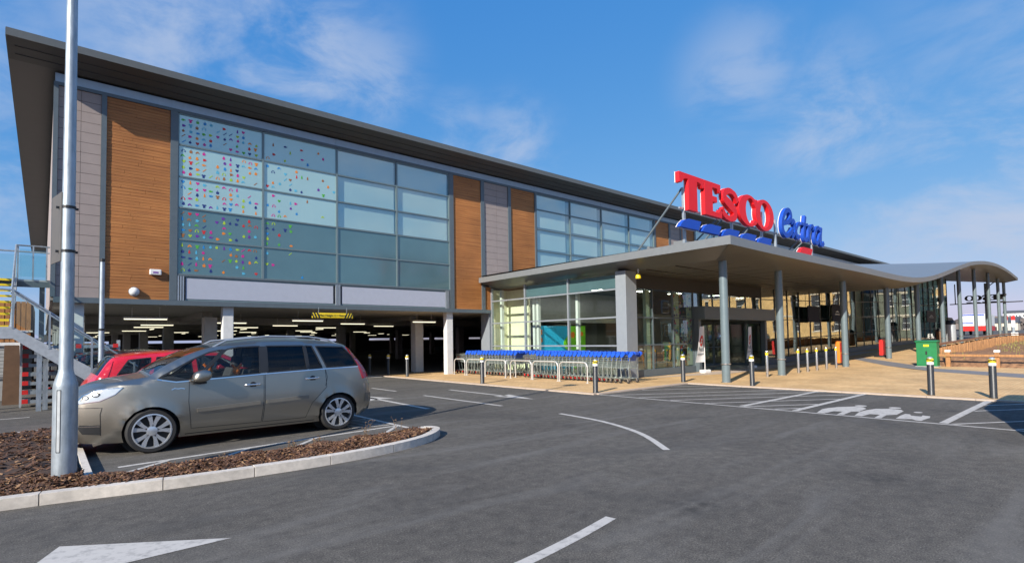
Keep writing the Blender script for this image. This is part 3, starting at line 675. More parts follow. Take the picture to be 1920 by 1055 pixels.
window_bay(g1[3], g1[4], R1, ['gl_win'] * 3 + [lo_, lo_], None, [.97, .97, .97, 0, 0])
R2 = [ZT - .02, 8.38, 7.33, 6.19, 5.05, 4.27]
for a, b in zip((19.48, 22.1, 24.8, 27.45), (22.1, 24.8, 27.45, 30.08)): window_bay(a, b, R2, ['gl_win'] * 4 + ['spandrel'], None, [.96, .9, .93, .9, 0])
for a, b in zip((35.2, 37.9, 40.6), (37.9, 40.6, 43.3)): window_bay(a, b, R2, ['gl_win'] * 4 + ['spandrel'], None, [.96, .9, .93, .9, 0])
trim(43.3, 43.5, 4.25); wood_panel(43.5, 46, 4.25); trim(46, 46.2, 4.25); grey_panel(46.2, 79, 4.25)
# reveal behind the clear panes of the upper bays
m = MB(); m.box(8.7, 13.95, FY + .1, FY + .125, 6.0, 9.1); m.box(19.5, 30.05, FY + .1, FY + .125, 4.3, 9.1); part('inner_lining', m, mk('inner_lining', (.42, .54, .56), .7, var=.1))
# white metal panels under the windows with their upright trims
for a, b in ((3.52, 8.5), (8.86, 13.72)):
    m = MB(); m.box(a, b, FY - .03, FY + .10, 3.06, 3.74); part('spandrel_panel', m, M['white_panel'])
m = MB()
for c in (3.37, 8.68, 13.82):
    for d in (-.09, -.02, .05): m.box(c + d, c + d + .045, FY - .06, FY + .09, 3.003, 3.80)
part('panel_trim', m, M['gutter'])
m = MB(); m.box(3.262, 13.978, FY - .055, FY + .10, 3.80, 3.858); part('window_sill', m, M['grey_trim'])
m = MB(); m.box(3.5, 13.75, FY - .02, FY + .12, 3.001, 3.055); m.box(3.5, 13.75, FY - .02, FY + .12, 3.745, 3.797); part('panel_shadow_gap', m, M['winframe'])
# columns of the undercroft
for x in (4.83, 14.05):
    m = MB(); m.box(x - .17, x + .17, 20.52, 20.8, 0, 2.858); part('white_column', m, M['whitecol'], bevel=.02)
for x in (.75,): 
    m = MB(); m.box(x - .17, x + .17, 20.6, 20.9, 0, 2.858); part('white_column', m, M['whitecol'], bevel=.02)
for y in (23.9, 33.2, 42.4, 51.8, 61):
    for x in (.85, 4.95, 14.35, 23.6, 33.0, 42.3):
        if x > 16 and y < 30: continue
        m = MB(); m.box(x - .23, x + .23, y - .23, y + .23, 0, 2.62); part('concrete_column', m, M['whitecol' if y < 25 else 'concrete'], bevel=.02)
# back and side walls of the car park: solid to chest height with an open slot above
m = MB()
for x0, x1 in [(-.1 + 9.3 * k, 9.2 + 9.3 * k) for k in range(10)]:
    m.box(x0, x1 - 3.6, 75.6, 75.9, .0, 1.75); m.box(x1 - 3.6, x1 - .6, 75.6, 75.9, .0, 2.05); m.box(x1 - .6, x1, 75.6, 75.9, 0, 2.86); m.box(x0, x1 - .6, 75.6, 75.9, 2.05, 2.86)
m.box(89.6, 89.9, 21, 75.6, 0, 2.86)
for k in range(5):
    y0 = 26 + k * 10; m.box(.25, .4, y0, y0 + 9, 0, .95)
part('car_park_wall', m, M['darkwall'])
m = MB(); m.box(16.30, 16.45, 20.44, 21.1, .0, 2.855); m.box(16.451, 88, 20.95, 21.1, 0, 2.855); part('lobby_side_wall', m, M['pillar'])

# fluorescent tubes: things hanging under the ceiling
k0 = None; n_l = 0
def ceiling_tube(x, y, rot):
    global k0, n_l
    if k0 is None:
        t = thing('ceiling_light', 'lit white fluorescent batten under the dark car park ceiling', 'ceiling light', (x, y, 2.44), 'fluorescent lights under the car park ceiling', rot)
        b = MB(); b.box(-.64, .64, -.05, .05, .035, .09); b.tube([(-.4, 0, .09), (-.4, 0, .42)], .008, 4); b.tube([(.4, 0, .09), (.4, 0, .42)], .008, 4); b.build('casing', M['white'], t, world=False)
        b = MB(); b.box(-.62, .62, -.03, .03, -.0, .034); b.build('tube', M['tube_light'], t, world=False); k0 = t
    else:
        t = copy_tree(k0); t.location = (x, y, 2.44); t.rotation_euler = (0, 0, rot)
    n_l += 1
for y in (22.4, 25.6, 29, 32.6, 36.5, 41, 46, 51, 57, 63, 70):
    x = 2.6 + (y * 1.7 % 2)
    if y in (25.6, 36.5): x += 2
    while x < 16 + max(0, y - 36) * .8:
        ceiling_tube(x, y, 0 if (int(y) % 3) else pi / 2); x += 4.5 + (y * .37 % 1.2)
# ------------------------------------------------------------------ fittings on the timber panel and at the car park mouth
t = thing('alarm_box', 'white alarm box fixed low on the first timber panel', 'alarm box', (2.67, FY - .03, 3.87))
m = MB(); m.box(-.16, .16, -.11, 0, -.09, .09); m.build('cover', M['white'], t, world=False, bevel=.03)
m = MB(); m.box(-.07, .07, -.114, -.1105, -.035, .01); m.build('badge', ICON[0], t, world=False)
t = thing('bulkhead_lamp', 'round white bulkhead lamp below the alarm box on the first timber panel', 'wall lamp', (2.12, FY - .03, 3.23))
m = MB(); m.lathe([(.02, -.13), (.075, -.115), (.115, -.09), (.13, -.04), (.13, 0)], axis='y', n=28); m.build('cover', M['white'], t, world=False, smooth=50)
m = MB(); m.lathe([(.14, -.02), (.145, -.01), (.145, .005)], axis='y', n=28); m.build('base', M['gutter'], t, world=False, smooth=50)
t = thing('height_bar', 'yellow height limit bar with black chevrons hanging at the car park mouth', 'height bar', (8.31, 19.95, 2.57))
m = MB(); m.box(-.80, .80, -.035, .035, -.10, .10); m.build('board', M['yellow'], t, world=False, bevel=.03)
m = MB()
for s in (-1, 1):
    for k in range(3):
        x = s * (.76 - k * .11) - .03; m.prism([(x + s * .07, .098), (x + s * .07 - s * .06, .098), (x - s * .08 - s * .0, -.098), (x - s * .02, -.098)], 'y', -.0385, -.0355)
m.build('chevron', M['black'], t, world=False)
text_mesh("Max Height 2.1 Metres", .115, M['black'], 'lettering', t, Matrix.Translation((0, -.0385, 0)) @ Matrix.Rotation(pi / 2, 4, 'X'))
m = MB(); m.tube([(-.55, 0, .1), (-.55, 0, .3)], .008, 5); m.tube([(.55, 0, .1), (.55, 0, .3)], .008, 5); m.build('chain', M['galv'], t, world=False)
# ------------------------------------------------------------------ entrance lobby with its sweeping canopy
lobby = thing('entrance_lobby', 'single storey glazed entrance lobby under a long grey canopy that ends in a wave', 'entrance lobby', (16.4, 12.35, 0))
def lp(name, mb, mat, **k): return mb.build(name, mat, lobby, **k)
CY = 7.87; CX0, CX1 = 15.6, 77.6
EDGE = [(15.0, 4.60), (18.9, 4.56), (23.9, 4.55), (28, 4.56), (31.9, 4.54), (34.8, 4.57), (37.5, 4.70), (40.7, 5.02), (44.3, 5.56), (48.6, 6.25), (52.5, 6.82), (55.1, 7.10), (59.4, 7.44), (64.8, 7.64), (71, 7.56), (77.8, 7.20)]
SM = smooth([(a, b) for a, b in EDGE], 8)
def ez(x): return interp(SM, x)
def bump(x, y):                        # rear of the roof lifts a little over the trough
    return max(0, y - CY) * interp([(36, 0), (45, .02), (55, .05), (62, .10), (70, .15), (78, .19)], x)
xs = [CX0 + .0] + [16.5 + i * 1.5 for i in range(41)] + [CX1]
TH = .27
def soff(x):                           # soffit height: a shallow upturned edge round a flat ceiling
    return ez(x) - TH - .26
m = MB()
def roofpt(i, j):
    x = xs[i]; y = [CY + .035, 10, 12.6, 15, 17.5, 19.36 if xs[i] > 30 else 20.28][j]; return (x, y, ez(x) - .012 + bump(x, y))
b0 = len(m.v)
for i in range(len(xs)):
    for j in range(6): m.v.append(roofpt(i, j))
for i in range(len(xs) - 1):
    for j in range(5): a = i * 6 + j; m.face([a, a + 6, a + 7, a + 1])
lp('canopy_roof', m, M['fascia_light'], smooth=40, fixn=False)
m = MB()                               # fascia: front, left edge, right gable
m.strip([(x, ez(x)) for x in xs], [(x, ez(x) - TH) for x in xs], lambda p, s: (p[0], CY if not s else CY + .033, p[1]))
m.strip([(y, 4.60 + (4.50 - 4.6) * (y - CY) / 12.5) for y in (CY + .034, 12, 16, 20.33)], [(y, 4.33 + (4.26 - 4.33) * (y - CY) / 12.5) for y in (CY + .034, 12, 16, 20.33)], lambda p, s: (CX0 + .0 if not s else CX0 + .033, p[0], p[1]))
m.strip([(y, ez(CX1) + bump(CX1, y)) for y in (CY + .034, 12, 16, 19.36)], [(y, ez(CX1) - TH + .6 * bump(CX1, y)) for y in (CY + .034, 12, 16, 19.36)], lambda p, s: (CX1 - .033 if not s else CX1, p[0], p[1]))
lp('canopy_fascia', m, M['fascia_light'], smooth=40)
m = MB()                               # sloping rim of the soffit then the flat field
IN = 1.0
b = len(m.v); n = len(xs); xi = [max(CX0 + IN, min(CX1 - .6, x)) for x in xs]
for i, x in enumerate(xs): m.v += [(x, CY + .034, ez(x) - TH + .01), (xi[i], CY + IN, soff(xi[i])), (xi[i], 14, soff(xi[i]) + .6 * bump(x, 14)), (xi[i], 20.3, soff(xi[i]) + .6 * bump(x, 20.3))]
for i in range(n - 1):
    for j in range(3): a = b + i * 4 + j; m.face([a, a + 1, a + 5, a + 4])
m.v += [(CX0 + .034, CY + .034, 4.34), (CX0 + .034, 20.3, 4.27), (CX0 + IN, 20.3, soff(16.6)), (CX0 + IN, CY + IN, soff(16.6))]; k = len(m.v); m.face([k - 4, k - 3, k - 2, k - 1])
lp('canopy_soffit', m, M['canopy_soffit'], smooth=35)
m = MB()                               # joints between the soffit panels
for x in [CX0 + IN + 1.2 * i for i in range(1, 16)]: m.box(x - .006, x + .006, CY + IN + .05, 20.2, soff(x) - .004, soff(x) + .02)
for y in (10.4, 11.6): m.box(CX0 + IN + .02, 31, y - .006, y + .006, soff(25) - .012, soff(25) + .02)
lp('soffit_joint', m, M['joint'])
# white upstand and a box gutter on the roof
m = MB(); m.box(17.15, 17.35, 10.2, 19.9, 4.5, 4.86); lp('roof_upstand', m, M['white'])
m = MB(); m.box(17.3, 18.2, 9.4, 12.6, 4.56, 4.80); m.box(17.0, 17.6, 10.3, 10.7, 4.80, 4.96); m.box(15.9, 17.2, 10.95, 11.05, 4.56, 4.72); lp('roof_upstand', m, M['fascia_light'])
# columns
cols = [(17.11, 8.93), (21.39, 8.93), (28.4, 8.93), (35.2, 8.93), (41.6, 8.93), (48.3, 8.93), (54.3, 8.93), (60.6, 8.93), (67.4, 8.93), (73.0, 8.93), (76.8, 8.93), (76.9, 10.4)]
for x, y in cols:
    zb = terr(x); m = MB(); m.lathe([(.135, zb), (.135, soff(x) + .08)], (x, y, 0), n=20); c = lp('column', m, M['column'], smooth=40)
    m = MB(); m.lathe([(.16, zb + .62), (.16, zb + .66)], (x, y, 0), n=20); m.lathe([(.18, zb + .0), (.18, zb + .045)], (x, y, 0), n=20)
    m.build('collar', M['steel'], c, smooth=40)
# corner pillar, head beam, plinth
m = MB(); m.box(16.28, 16.95, 12.30, 12.78, 0, 4.06); lp('corner_pillar', m, M['pillar'], bevel=.015)
GY = 12.62; GX1 = 70.5
m = MB()
for a, c in zip([16.95, 22, 28, 32, 36, 40, 44, 48, 52, 56, 60, 64, 67.5], [22, 28, 32, 36, 40, 44, 48, 52, 56, 60, 64, 67.5, GX1]):
    za, zc = soff(a), soff(c)
    if a < 28: m.prism([(a, 3.48), (c, 3.48), (c, zc + .05), (a, za + .05)], 'y', GY - .03, GY + .12)
lp('head_beam', m, M['joint'])
m = MB()
for a, c in zip([16.95, 28, 31.5, 35, 38, 41.6, 45, 48, 51, 54, 60, 67], [21.4, 31.5, 35, 38, 41.6, 45, 48, 51, 54, 60, 67, GX1]):
    m = MB(); m.prism([(a, terr(a) - .02), (c, terr(c) - .02), (c, terr(c) + .30), (a, terr(a) + .30)], 'y', GY - .10, GY + .08)
    if a < 20: lp('plinth', m, M['grey_trim']); m2 = MB()
    else: m2.v += [(p[0], p[1], p[2]) for p in m.v]; m2.f += [tuple(i + len(m2.v) - len(m.v) for i in f) for f in m.f]; m2.m += m.m
lp('plinth', m2, M['grey_trim'], merge=.001)
m = MB(); m.box(16.30, 16.48, 12.78, 20.35, -.02, .16); lp('plinth', m, M['grey_trim'])
# left glazed wall (plane X = 16.4)
ys = [12.78, 15.3, 17.95, 20.34]; zt = [.16, 1.26, 2.34, 3.40, 3.98]
m = MB()
for y in ys: m.box(16.34, 16.46, y - .035, y + .035, .16, 4.02)
for z in zt[1:4]: m.box(16.335, 16.455, ys[0], ys[-1], z - .028, z + .028)
wl = lp('glazed_wall', m, M['gutter'])
for y0, y1 in zip(ys, ys[1:]):
    m = MB()
    for z0, z1 in zip(zt, zt[1:]): m.box(16.395, 16.405, y0 + .036, y1 - .036, z0 + .03, z1 - .03)
    m.build('pane', M['gl_clear'], wl)
m = MB()
for y in (20.1, 17.8, 17.55, 15.18): m.box(16.75, 16.9, y - .06, y + .06, .02, 3.95)
lp('mullion_post', m, M['white'])
m = MB(); m.box(16.43, 16.445, 15.34, 17.9, 3.45, 3.95); m.box(16.43, 16.445, 12.85, 15.26, 3.45, 3.95); lp('opaque_glazing', m, M['spandrel'])
# front glazed wall (plane Y = 12.62)
def gtop(x): return 3.48 if x < 28 else soff(x) + .03
xg = [16.95, 18.4, 19.85, 21.4]; 
m = MB()
for x in xg: m.box(x - .03, x + .03, GY - .03, GY + .07, .30, 3.48)
for z in (1.26, 2.34): m.box(16.95, 21.4, GY - .035, GY + .065, z - .022, z + .022)
wf = lp('glazed_wall', m, M['grey_trim'])
for a, c in zip(xg, xg[1:]):
    m = MB()
    for z0, z1 in zip((.30, 1.26, 2.34), (1.26, 2.34, 3.48)): m.box(a + .03, c - .03, GY - .005, GY + .005, z0 + .022, z1 - .022)
    m.build('pane', M['gl_show'], wf)
xg = [28.0, 29.6, 31.2, 32.8, 34.4, 36, 37.6, 39.2, 40.8, 42.4, 44, 45.8, 47.6, 49.4, 51.2, 53, 55, 57, 59, 61, 63, 65, 67, 69, 70.5]
m = MB()
for i, x in enumerate(xg): m.box(x - .028, x + .028, GY - .035, GY + .09, terr(x) + .29, gtop(x + .1))
for z in (1.26, 2.34, 3.42):
    for a, c in zip(xg, xg[1:]):
        if z + .3 < gtop(a): m.prism([(a + .028, z - .02 + terr(a)), (c - .028, z - .02 + terr(c)), (c - .028, z + .02 + terr(c)), (a + .028, z + .02 + terr(a))], 'y', GY - .03, GY + .08)
wr = lp('glazed_wall', m, M['black'])
for a, c in zip(xg, xg[1:]):
    m = MB(); m.prism([(a + .03, terr(a) + .30), (c - .03, terr(c) + .30), (c - .03, gtop(c)), (a + .03, gtop(a))], 'y', GY - .004, GY + .004); m.build('pane', M['gl_front'], wr)
m = MB(); m.box(GX1 - .05, GX1 + .05, GY + .1, 20.2, .85, 7.0)
lp('end_glazing', m, M['gl_front'])
m = MB()
for x in (30.6, 34.5, 38.9, 43.2, 47.6, 52, 57, 62, 67): m.lathe([(.10, terr(x)), (.10, soff(x) + .1)], (x, 14.6, 0), n=14)
lp('inner_column', m, M['column'], smooth=40)
# doorway portal
m = MB(); m.box(21.35, 28.25, 12.02, 12.58, 2.30, 2.86); lp('door_canopy', m, M['grey_trim'], bevel=.012)
m = MB()
for x0 in (21.4, 27.8): m = MB(); m.box(x0, x0 + .2, 12.35, 12.58, 0, 2.30); lp('door_frame', m, M['grey_trim'])
m = MB()
for x in (21.42, 23.1, 24.7, 26.3, 27.97): m.box(x - .03, x + .03, GY - .03, GY + .08, 2.86, 3.478)
lp('transom_frame', m, M['grey_trim'])
m = MB()
for a, c in zip((21.45, 23.13, 24.73, 26.33), (23.07, 24.67, 26.27, 27.94)): m.box(a, c, GY - .004, GY + .004, 2.87, 3.47)
lp('transom_pane', m, M['gl_front'])
DY = 14.3
for x0 in (21.5, 27.85):
    m = MB(); m.box(x0 - .03, x0 + .03, GY + .02, DY, .02, .14); m.box(x0 - .03, x0 + .03, GY + .02, DY, 2.18, 2.30); m.box(x0 - .03, x0 + .03, 13.4, 13.46, .14, 2.18); f = lp('side_screen', m, M['grey_trim'])
    m = MB(); m.box(x0 - .005, x0 + .005, GY + .03, 13.39, .14, 2.18); m.box(x0 - .005, x0 + .005, 13.47, DY, .14, 2.18); m.build('pane', M['gl_clear'], f)
m = MB(); m.box(21.5, 27.85, GY + .1, DY + .1, 2.32, 2.45); lp('porch_ceiling', m, M['soffit'])
for x0 in (21.56, 23.12, 24.68, 26.24):
    m = MB(); w = 1.52
    for a, c in ((x0, x0 + .06), (x0 + w - .06, x0 + w)): m.box(a, c, DY, DY + .06, .04, 2.3)
    m.box(x0 + .06, x0 + w - .06, DY, DY + .06, .04, .16); m.box(x0 + .06, x0 + w - .06, DY, DY + .06, 2.2, 2.3); m.box(x0 + .06, x0 + w - .06, DY, DY + .06, .98, 1.03)
    d = lp('sliding_door', m, M['grey_trim']); m = MB(); m.box(x0 + .06, x0 + w - .06, DY + .026, DY + .034, .16, 2.2); m.build('pane', M['gl_front'], d)
# inside: floor, back walls, partition
m = MB(); m.box(16.5, 80, 12.7, 20.9, -.1, .012); lp('lobby_floor', m, mk('lobby_floor', (.30, .29, .27), .35, var=.08))
m = MB(); m.box(20.3, 36, 20.6, 20.8, 0, 4.0); m.box(36, 70.4, 20.0, 20.2, 0, 7.6); lp('inner_wall', m, mk('inner_wall', (.16, .17, .15), .8, var=.2, scale=.5))
m = MB(); m.box(17.5, 17.62, 18.95, 20.6, 0.02, 3.98); m.box(16.5, 17.495, 20.5, 20.62, .02, 3.98); lp('partition', m, M['cream'])
m = MB(); m.box(17.63, 26.5, 19.55, 19.75, 2.40, 3.97); lp('bulkhead', m, mk('bulkhead', (.30, .31, .31), .8, var=.08))
# pale strips of film carrying icons beside the doors
m = MB(); m.box(19.9, 20.35, GY + .03, GY + .04, .35, 3.40); m.box(20.95, 21.35, GY + .03, GY + .04, .35, 3.40); m.box(18.05, 18.3, GY + .06, GY + .2, .3, 3.45); fs = lp('film_strip', m, mk('film', (.55, .60, .46), .5, var=.05))
m = MB()
for _ in range(95):
    m.mi = random.randrange(len(ICON)); icon(m, random.choice([20.02, 20.2, 20.45, 20.7, 21.05, 21.25]) + random.uniform(-.05, .05), random.uniform(.45, 3.35), .14, random.randrange(12), GY + .022)
for _ in range(34):
    m.mi = random.randrange(len(ICON)); icon(m, random.uniform(21.6, 27.8), random.uniform(2.95, 3.4), .13, random.randrange(12), GY + .012)
m.build('icon_film', ICON, fs)
# painted hoarding just inside, blue sky meeting green ground
t = thing('painted_hoarding', 'blue and green painted hoarding with orange blobs behind the lobby glass', 'mural', (21.2, 19.4, 0.02))
DX = -.95
m = MB(); m.box(19.35 + DX, 23.0 + DX, 19.4, 19.46, .02, 2.22); m.build('board', M['mural_blue'], t)
A = smooth([(21.9, 2.22, 0), (21.6, 1.7, 0), (21.3, 1.35, 0), (21.5, .95, 0), (21.8, .6, 0), (22.1, .3, 0), (22.0, .02, 0)], 5)
m = MB(); m.prism([(p[0] + DX, p[1]) for p in A] + [(23.0 + DX, .02), (23.0 + DX, 2.22)], 'y', 19.392, 19.3995); m.build('green_field', M['mural_green'], t)
m = MB()
for (x, z, r) in ((19.6, 1.9, .16), (19.65, 1.5, .12), (22.0, 1.75, .14), (22.7, 1.8, .11), (22.2, .35, .16), (21.6, .4, .12), (22.5, .2, .1)):
    P = []
    for k in range(14): a = 2 * pi * k / 14; q = r * (1 + .35 * (k % 2)); P.append((x + DX + q * cos(a), z + q * sin(a)))
    m.prism(P, 'y', 19.385, 19.3915)
m.build('orange_shape', M['orange'], t)
t = thing('display_stand', 'orange cut-out display figure standing behind the lobby front glass', 'display stand', (20.0 - .6, 13.5, .02))
m = MB(); B = smooth([(0, .15, 0), (.28, .2, 0), (.34, .5, 0), (.22, .72, 0), (.36, .95, 0), (.2, 1.18, 0), (-.06, 1.25, 0), (-.25, 1.1, 0), (-.22, .85, 0), (-.38, .6, 0), (-.3, .3, 0)], 4, True)
m.prism([(p[0], p[1]) for p in B], 'y', -.09, .09); m.build('figure', M['orange'], t, world=False, bevel=.02)
m = MB(); m.box(-.3, .3, -.2, .2, 0, .15); m.build('base', M['teal'], t, world=False, bevel=.01)
t = thing('stock_crate', 'teal crate on the lobby floor beside the orange display figure', 'crate', (19.95, 13.6, .02))
m = MB(); m.box(-.3, .3, -.25, .25, 0, .42); m.build('body', M['teal'], t, world=False, bevel=.02); m = MB(); m.box(-.33, .33, -.28, .28, .42, .47); m.build('rim', M['white'], t, world=False)
# hanging yellow beacon under the canopy
t = thing('hanging_beacon', 'yellow bell shaped beacon on a white stem under the canopy by the corner pillar', 'beacon', (16.45, 11.85, soff(17)))
m = MB(); m.tube([(0, 0, .02), (0, 0, -.16)], .022, 8); m.build('stem', M['white'], t, world=False)
m = MB(); m.lathe([(.03, -.15), (.07, -.17), (.095, -.24), (.10, -.33), (.05, -.34)], n=20); m.build('housing', M['yellow'], t, world=False, smooth=50)
# dark hanging panels behind the glazing line
for i, (u0, u1, v0, v1, lab) in enumerate([(1514, 1536, 573, 604, 'dark blank square sign in front of the glazing between the second and third columns'), (1559, 1579, 570, 603, 'dark square sign with faint white emblem beside the third canopy column'), (1737, 1754, 582, 604, 'dark square sign with faint white lettering far along the glazing')]):
    a = onY(u0, v0, 12.3); c = onY(u1, v1, 12.3)
    t = thing('hanging_sign', lab, 'sign', (.5 * (a[0] + c[0]), 12.3, c[2]), 'dark signs along the glazing')
    w, h = (c[0] - a[0]) / 2, a[2] - c[2]; m = MB(); m.box(-w, w, -.03, .03, 0, h); m.build('board', M['navy'], t, world=False)
    m = MB(); m.tube([(-w * .7, 0, h), (-w * .7, 0, soff(a[0]) - c[2] + .02)], .012, 5); m.tube([(w * .7, 0, h), (w * .7, 0, soff(a[0]) - c[2] + .02)], .012, 5); m.build('hanger', M['black'], t, world=False)
    if i:
        m = MB(); m.strip([(x / 10 * w * .5, h * .62 - .002 * (x ** 2)) for x in range(-8, 9, 2)], [(x / 10 * w * .5, h * .56 - .001 * x * x) for x in range(-8, 9, 2)], lambda p, s: (p[0], -.033 + .002 * s, p[1])); m.box(-w * .5, w * .5, -.033, -.031, h * .4, h * .44); m.build('emblem', M['gutter'], t, world=False)

lamp0 = None
for x, y in ((18.4, 15.2), (18.4, 17.8), (21.2, 15.2), (21.2, 17.8), (24, 17), (27, 17), (30.5, 16.5), (34, 16.5)):
    if lamp0 is None:
        t = lamp0 = thing('lobby_light', 'lit square panel lamp under the lobby ceiling', 'ceiling light', (x, y, soff(20) - .03), 'panel lamps under the lobby ceiling'); m = MB(); m.box(-.33, .33, -.33, .33, 0, .05); m.build('housing', M['white'], t, world=False); m = MB(); m.box(-.28, .28, -.28, .28, -.012, -.001); m.build('diffuser', M['lobby_lamp'], t, world=False)
    else: t = copy_tree(lamp0); t.location = (x, y, soff(20) - .03)
# ------------------------------------------------------------------ rooftop lettering
SY = 9.6
def sign_letters(root, y0, dep, mats, flip=None, sx=lambda x: x, sz=lambda z: z, k=1.0, extra=True, frame=False):
    face_m, back_m, blue_m, blue_b, dash_m = mats
    def emit(shapes, fm, bm_, name):
        m = MB(); w = MB()
        for tgt, ex, ya, yb in ((m, 0, y0, y0 + dep * .86), (w, .012 * k, y0 + dep * .86 + .001, y0 + dep)):
            for i, sh in enumerate(shapes):
                q = i * .002
                if sh[0] == 'poly':
                    P = sh[1]
                    if ex:
                        A = 0
                        for (a, b), (c, d) in zip(P, P[1:] + P[:1]): A += a * d - c * b
                        sg = 1 if A > 0 else -1; o = []
                        for j in range(len(P)):
                            p, a, c = Vector(P[j]), Vector(P[j - 1]), Vector(P[(j + 1) % len(P)]); t1 = (p - a).normalized(); t2 = (c - p).normalized()
                            n1 = Vector((t1.y, -t1.x)) * sg; n2 = Vector((t2.y, -t2.x)) * sg; nn = n1 + n2
                            nn = nn * (1 / max(.4, nn.length_squared / 2)) if nn.length > .01 else n1
                            o.append(tuple(p + nn * ex))
                        P = o
                    tgt.prism([(sx(a), sz(b)) for a, b in P], 'y', ya - q, yb)
                else:
                    A, B, cl = sh[1], sh[2], sh[3]
                    if ex:
                        A2, B2 = [], []
                        for a, b in zip(A, B): d = (Vector(a) - Vector(b)).normalized() * ex; A2.append(tuple(Vector(a) + d)); B2.append(tuple(Vector(b) - d))
                        A, B = A2, B2
                    tgt.strip(A, B, lambda p, s: (sx(p[0]), ya - q if not s else yb, sz(p[1])), cl)
        o = m.build(name, fm, root); w.build('backing', bm_, o); return o
    def ring(cx, cz, rx, rz, ix, iz, a0=0, a1=360, n=44, tilt=0, shift=0):
        A, B = [], []
        full = a1 - a0 >= 360
        for i in range(n if full else n + 1):
            a = radians(lerp(a0, a1, i / n)); A.append((cx + rx * cos(a), cz + rz * sin(a))); b = a + tilt; B.append((cx + shift + ix * cos(b), cz + iz * sin(b)))
        return ('strip', A, B, full)
    def pen(P, w, cl=False, n=5, dirn=None, taper=None):
        S = smooth([(p[0], p[1]) for p in P], n, cl); A, B = [], []
        for i, p in enumerate(S):
            t = (Vector(S[min(i + 1, len(S) - 1)]) - Vector(S[max(i - 1, 0)])).normalized(); q = Vector((-t.y, t.x)) * w / 2
            if taper: q *= taper(i / (len(S) - 1))
            A.append((p[0] + q.x, p[1] + q.y)); B.append((p[0] - q.x, p[1] - q.y))
        return ('strip', A, B, False)
    T = [('poly', [(15.70, 7.0), (15.70, 6.66), (15.86, 6.66), (15.98, 6.79), (16.10, 6.83), (16.24, 6.83), (16.24, 5.80), (16.80, 5.80), (16.80, 6.83), (16.94, 6.83), (17.05, 6.79), (17.14, 6.68), (17.26, 6.68), (17.26, 7.0)])]
    E_ = [('poly', [(17.29, 7.0), (17.29, 5.80), (18.46, 5.80), (18.50, 6.12), (18.37, 6.12), (18.24, 5.98), (17.83, 5.98), (17.83, 6.32), (18.14, 6.32), (18.14, 6.52), (17.83, 6.52), (17.83, 6.83), (18.16, 6.83), (18.28, 6.70), (18.40, 6.70), (18.40, 7.0)])]
    Sx = [(19.70, 6.58), (19.50, 6.82), (19.12, 6.92), (18.76, 6.80), (18.74, 6.58), (19.08, 6.42), (19.46, 6.22), (19.44, 5.98), (19.08, 5.88), (18.72, 5.96), (18.50, 6.18)]
    S_ = [pen(Sx, .30, taper=lambda t: .62 + .55 * max(0, 1 - abs(t - .5) * 3.0) if .12 < t < .88 else .72)]
    C_ = [ring(20.62, 6.40, .86, .61, .40, .50, 42, 322, 40, 0, .10), ('poly', [(21.00, 6.72), (21.22, 6.52), (21.30, 6.60), (21.30, 6.90), (21.18, 6.92)])]
    O_ = [ring(21.95, 6.40, .82, .625, .40, .50)]
    for L in (T, E_, S_, C_, O_): emit(L, face_m, back_m, 'letter')
    for i in range(5):
        x = 15.68 + i * 1.38; z0, z1 = 5.17, 5.49
        P = [(x, z0), (x + .12, z0 + .13), (x + .32, z1 - .06), (x + .55, z1), (x + 1.33, z1), (x + 1.15, z0)]
        emit([('poly', P)], dash_m, back_m, 'dash')
    if extra:
        X0, Z0, sw, sh = 23.5, 5.80, 1.0, 1.08
        def loc(P, x): return [(X0 + x + a, Z0 + b * sh) for a, b in P]
        e = [pen(loc([(.28, .50), (.72, .58), (1.02, .78), (.98, 1.0), (.70, 1.06), (.36, .86), (.14, .5), (.20, .16), (.52, .02), (.95, .16), (1.2, .36)], 0), .20)]
        x_ = [pen(loc([(1.08, .60), (1.26, .70), (1.42, .56), (1.56, .20), (1.72, .05), (1.92, .14)], 0), .18), pen(loc([(1.98, .68), (1.70, .54), (1.42, .22), (1.14, .04)], 0), .15)]
        t_ = [pen(loc([(2.62, 1.06), (2.48, .60), (2.40, .22), (2.54, .04), (2.82, .14)], 0), .19), pen(loc([(2.10, .70), (2.48, .69), (2.86, .72)], 0), .13)]
        r_ = [pen(loc([(2.98, .72), (2.96, .38), (2.90, .02)], 0), .18), pen(loc([(3.0, .40), (3.2, .66), (3.42, .74), (3.58, .60)], 0), .15)]
        a_ = [pen(loc([(4.36, .64), (4.10, .74), (3.80, .58), (3.66, .26), (3.82, .04), (4.10, .14), (4.34, .46)], 0), .18), pen(loc([(4.50, .78), (4.40, .40), (4.40, .08), (4.56, .02), (4.76, .14)], 0), .18)]
        for L in (e, x_, t_, r_, a_): emit(L, blue_m, blue_b, 'letter')
        P = [(25.3, 5.2), (25.42, 5.33), (25.6, 5.45), (25.8, 5.50), (26.8, 5.50), (26.62, 5.2)]
        emit([('poly', P)], face_m, back_m, 'dash')
sign = thing('rooftop_sign', 'large red and blue rooftop letters on steel struts above the lobby canopy', 'shop sign', (19.2, SY, 4.6))
sign_letters(sign, SY, .17, (M['sign_red'], M['sign_white'], M['sign_blue'], M['sign_white'], M['sign_blue']))
m = MB()
for x in (16.3, 19.6, 22.1, 23.4, 27.3): m.box(x - .05, x + .05, SY + .19, SY + .27, 4.5, 6.6 if x < 23 else 6.45)
m.box(16.0, 27.8, SY + .19, SY + .25, 5.84, 5.90); m.box(16.0, 22.4, SY + .19, SY + .25, 5.30, 5.36)
m.build('sign_frame', M['galv'], sign)
m = MB()
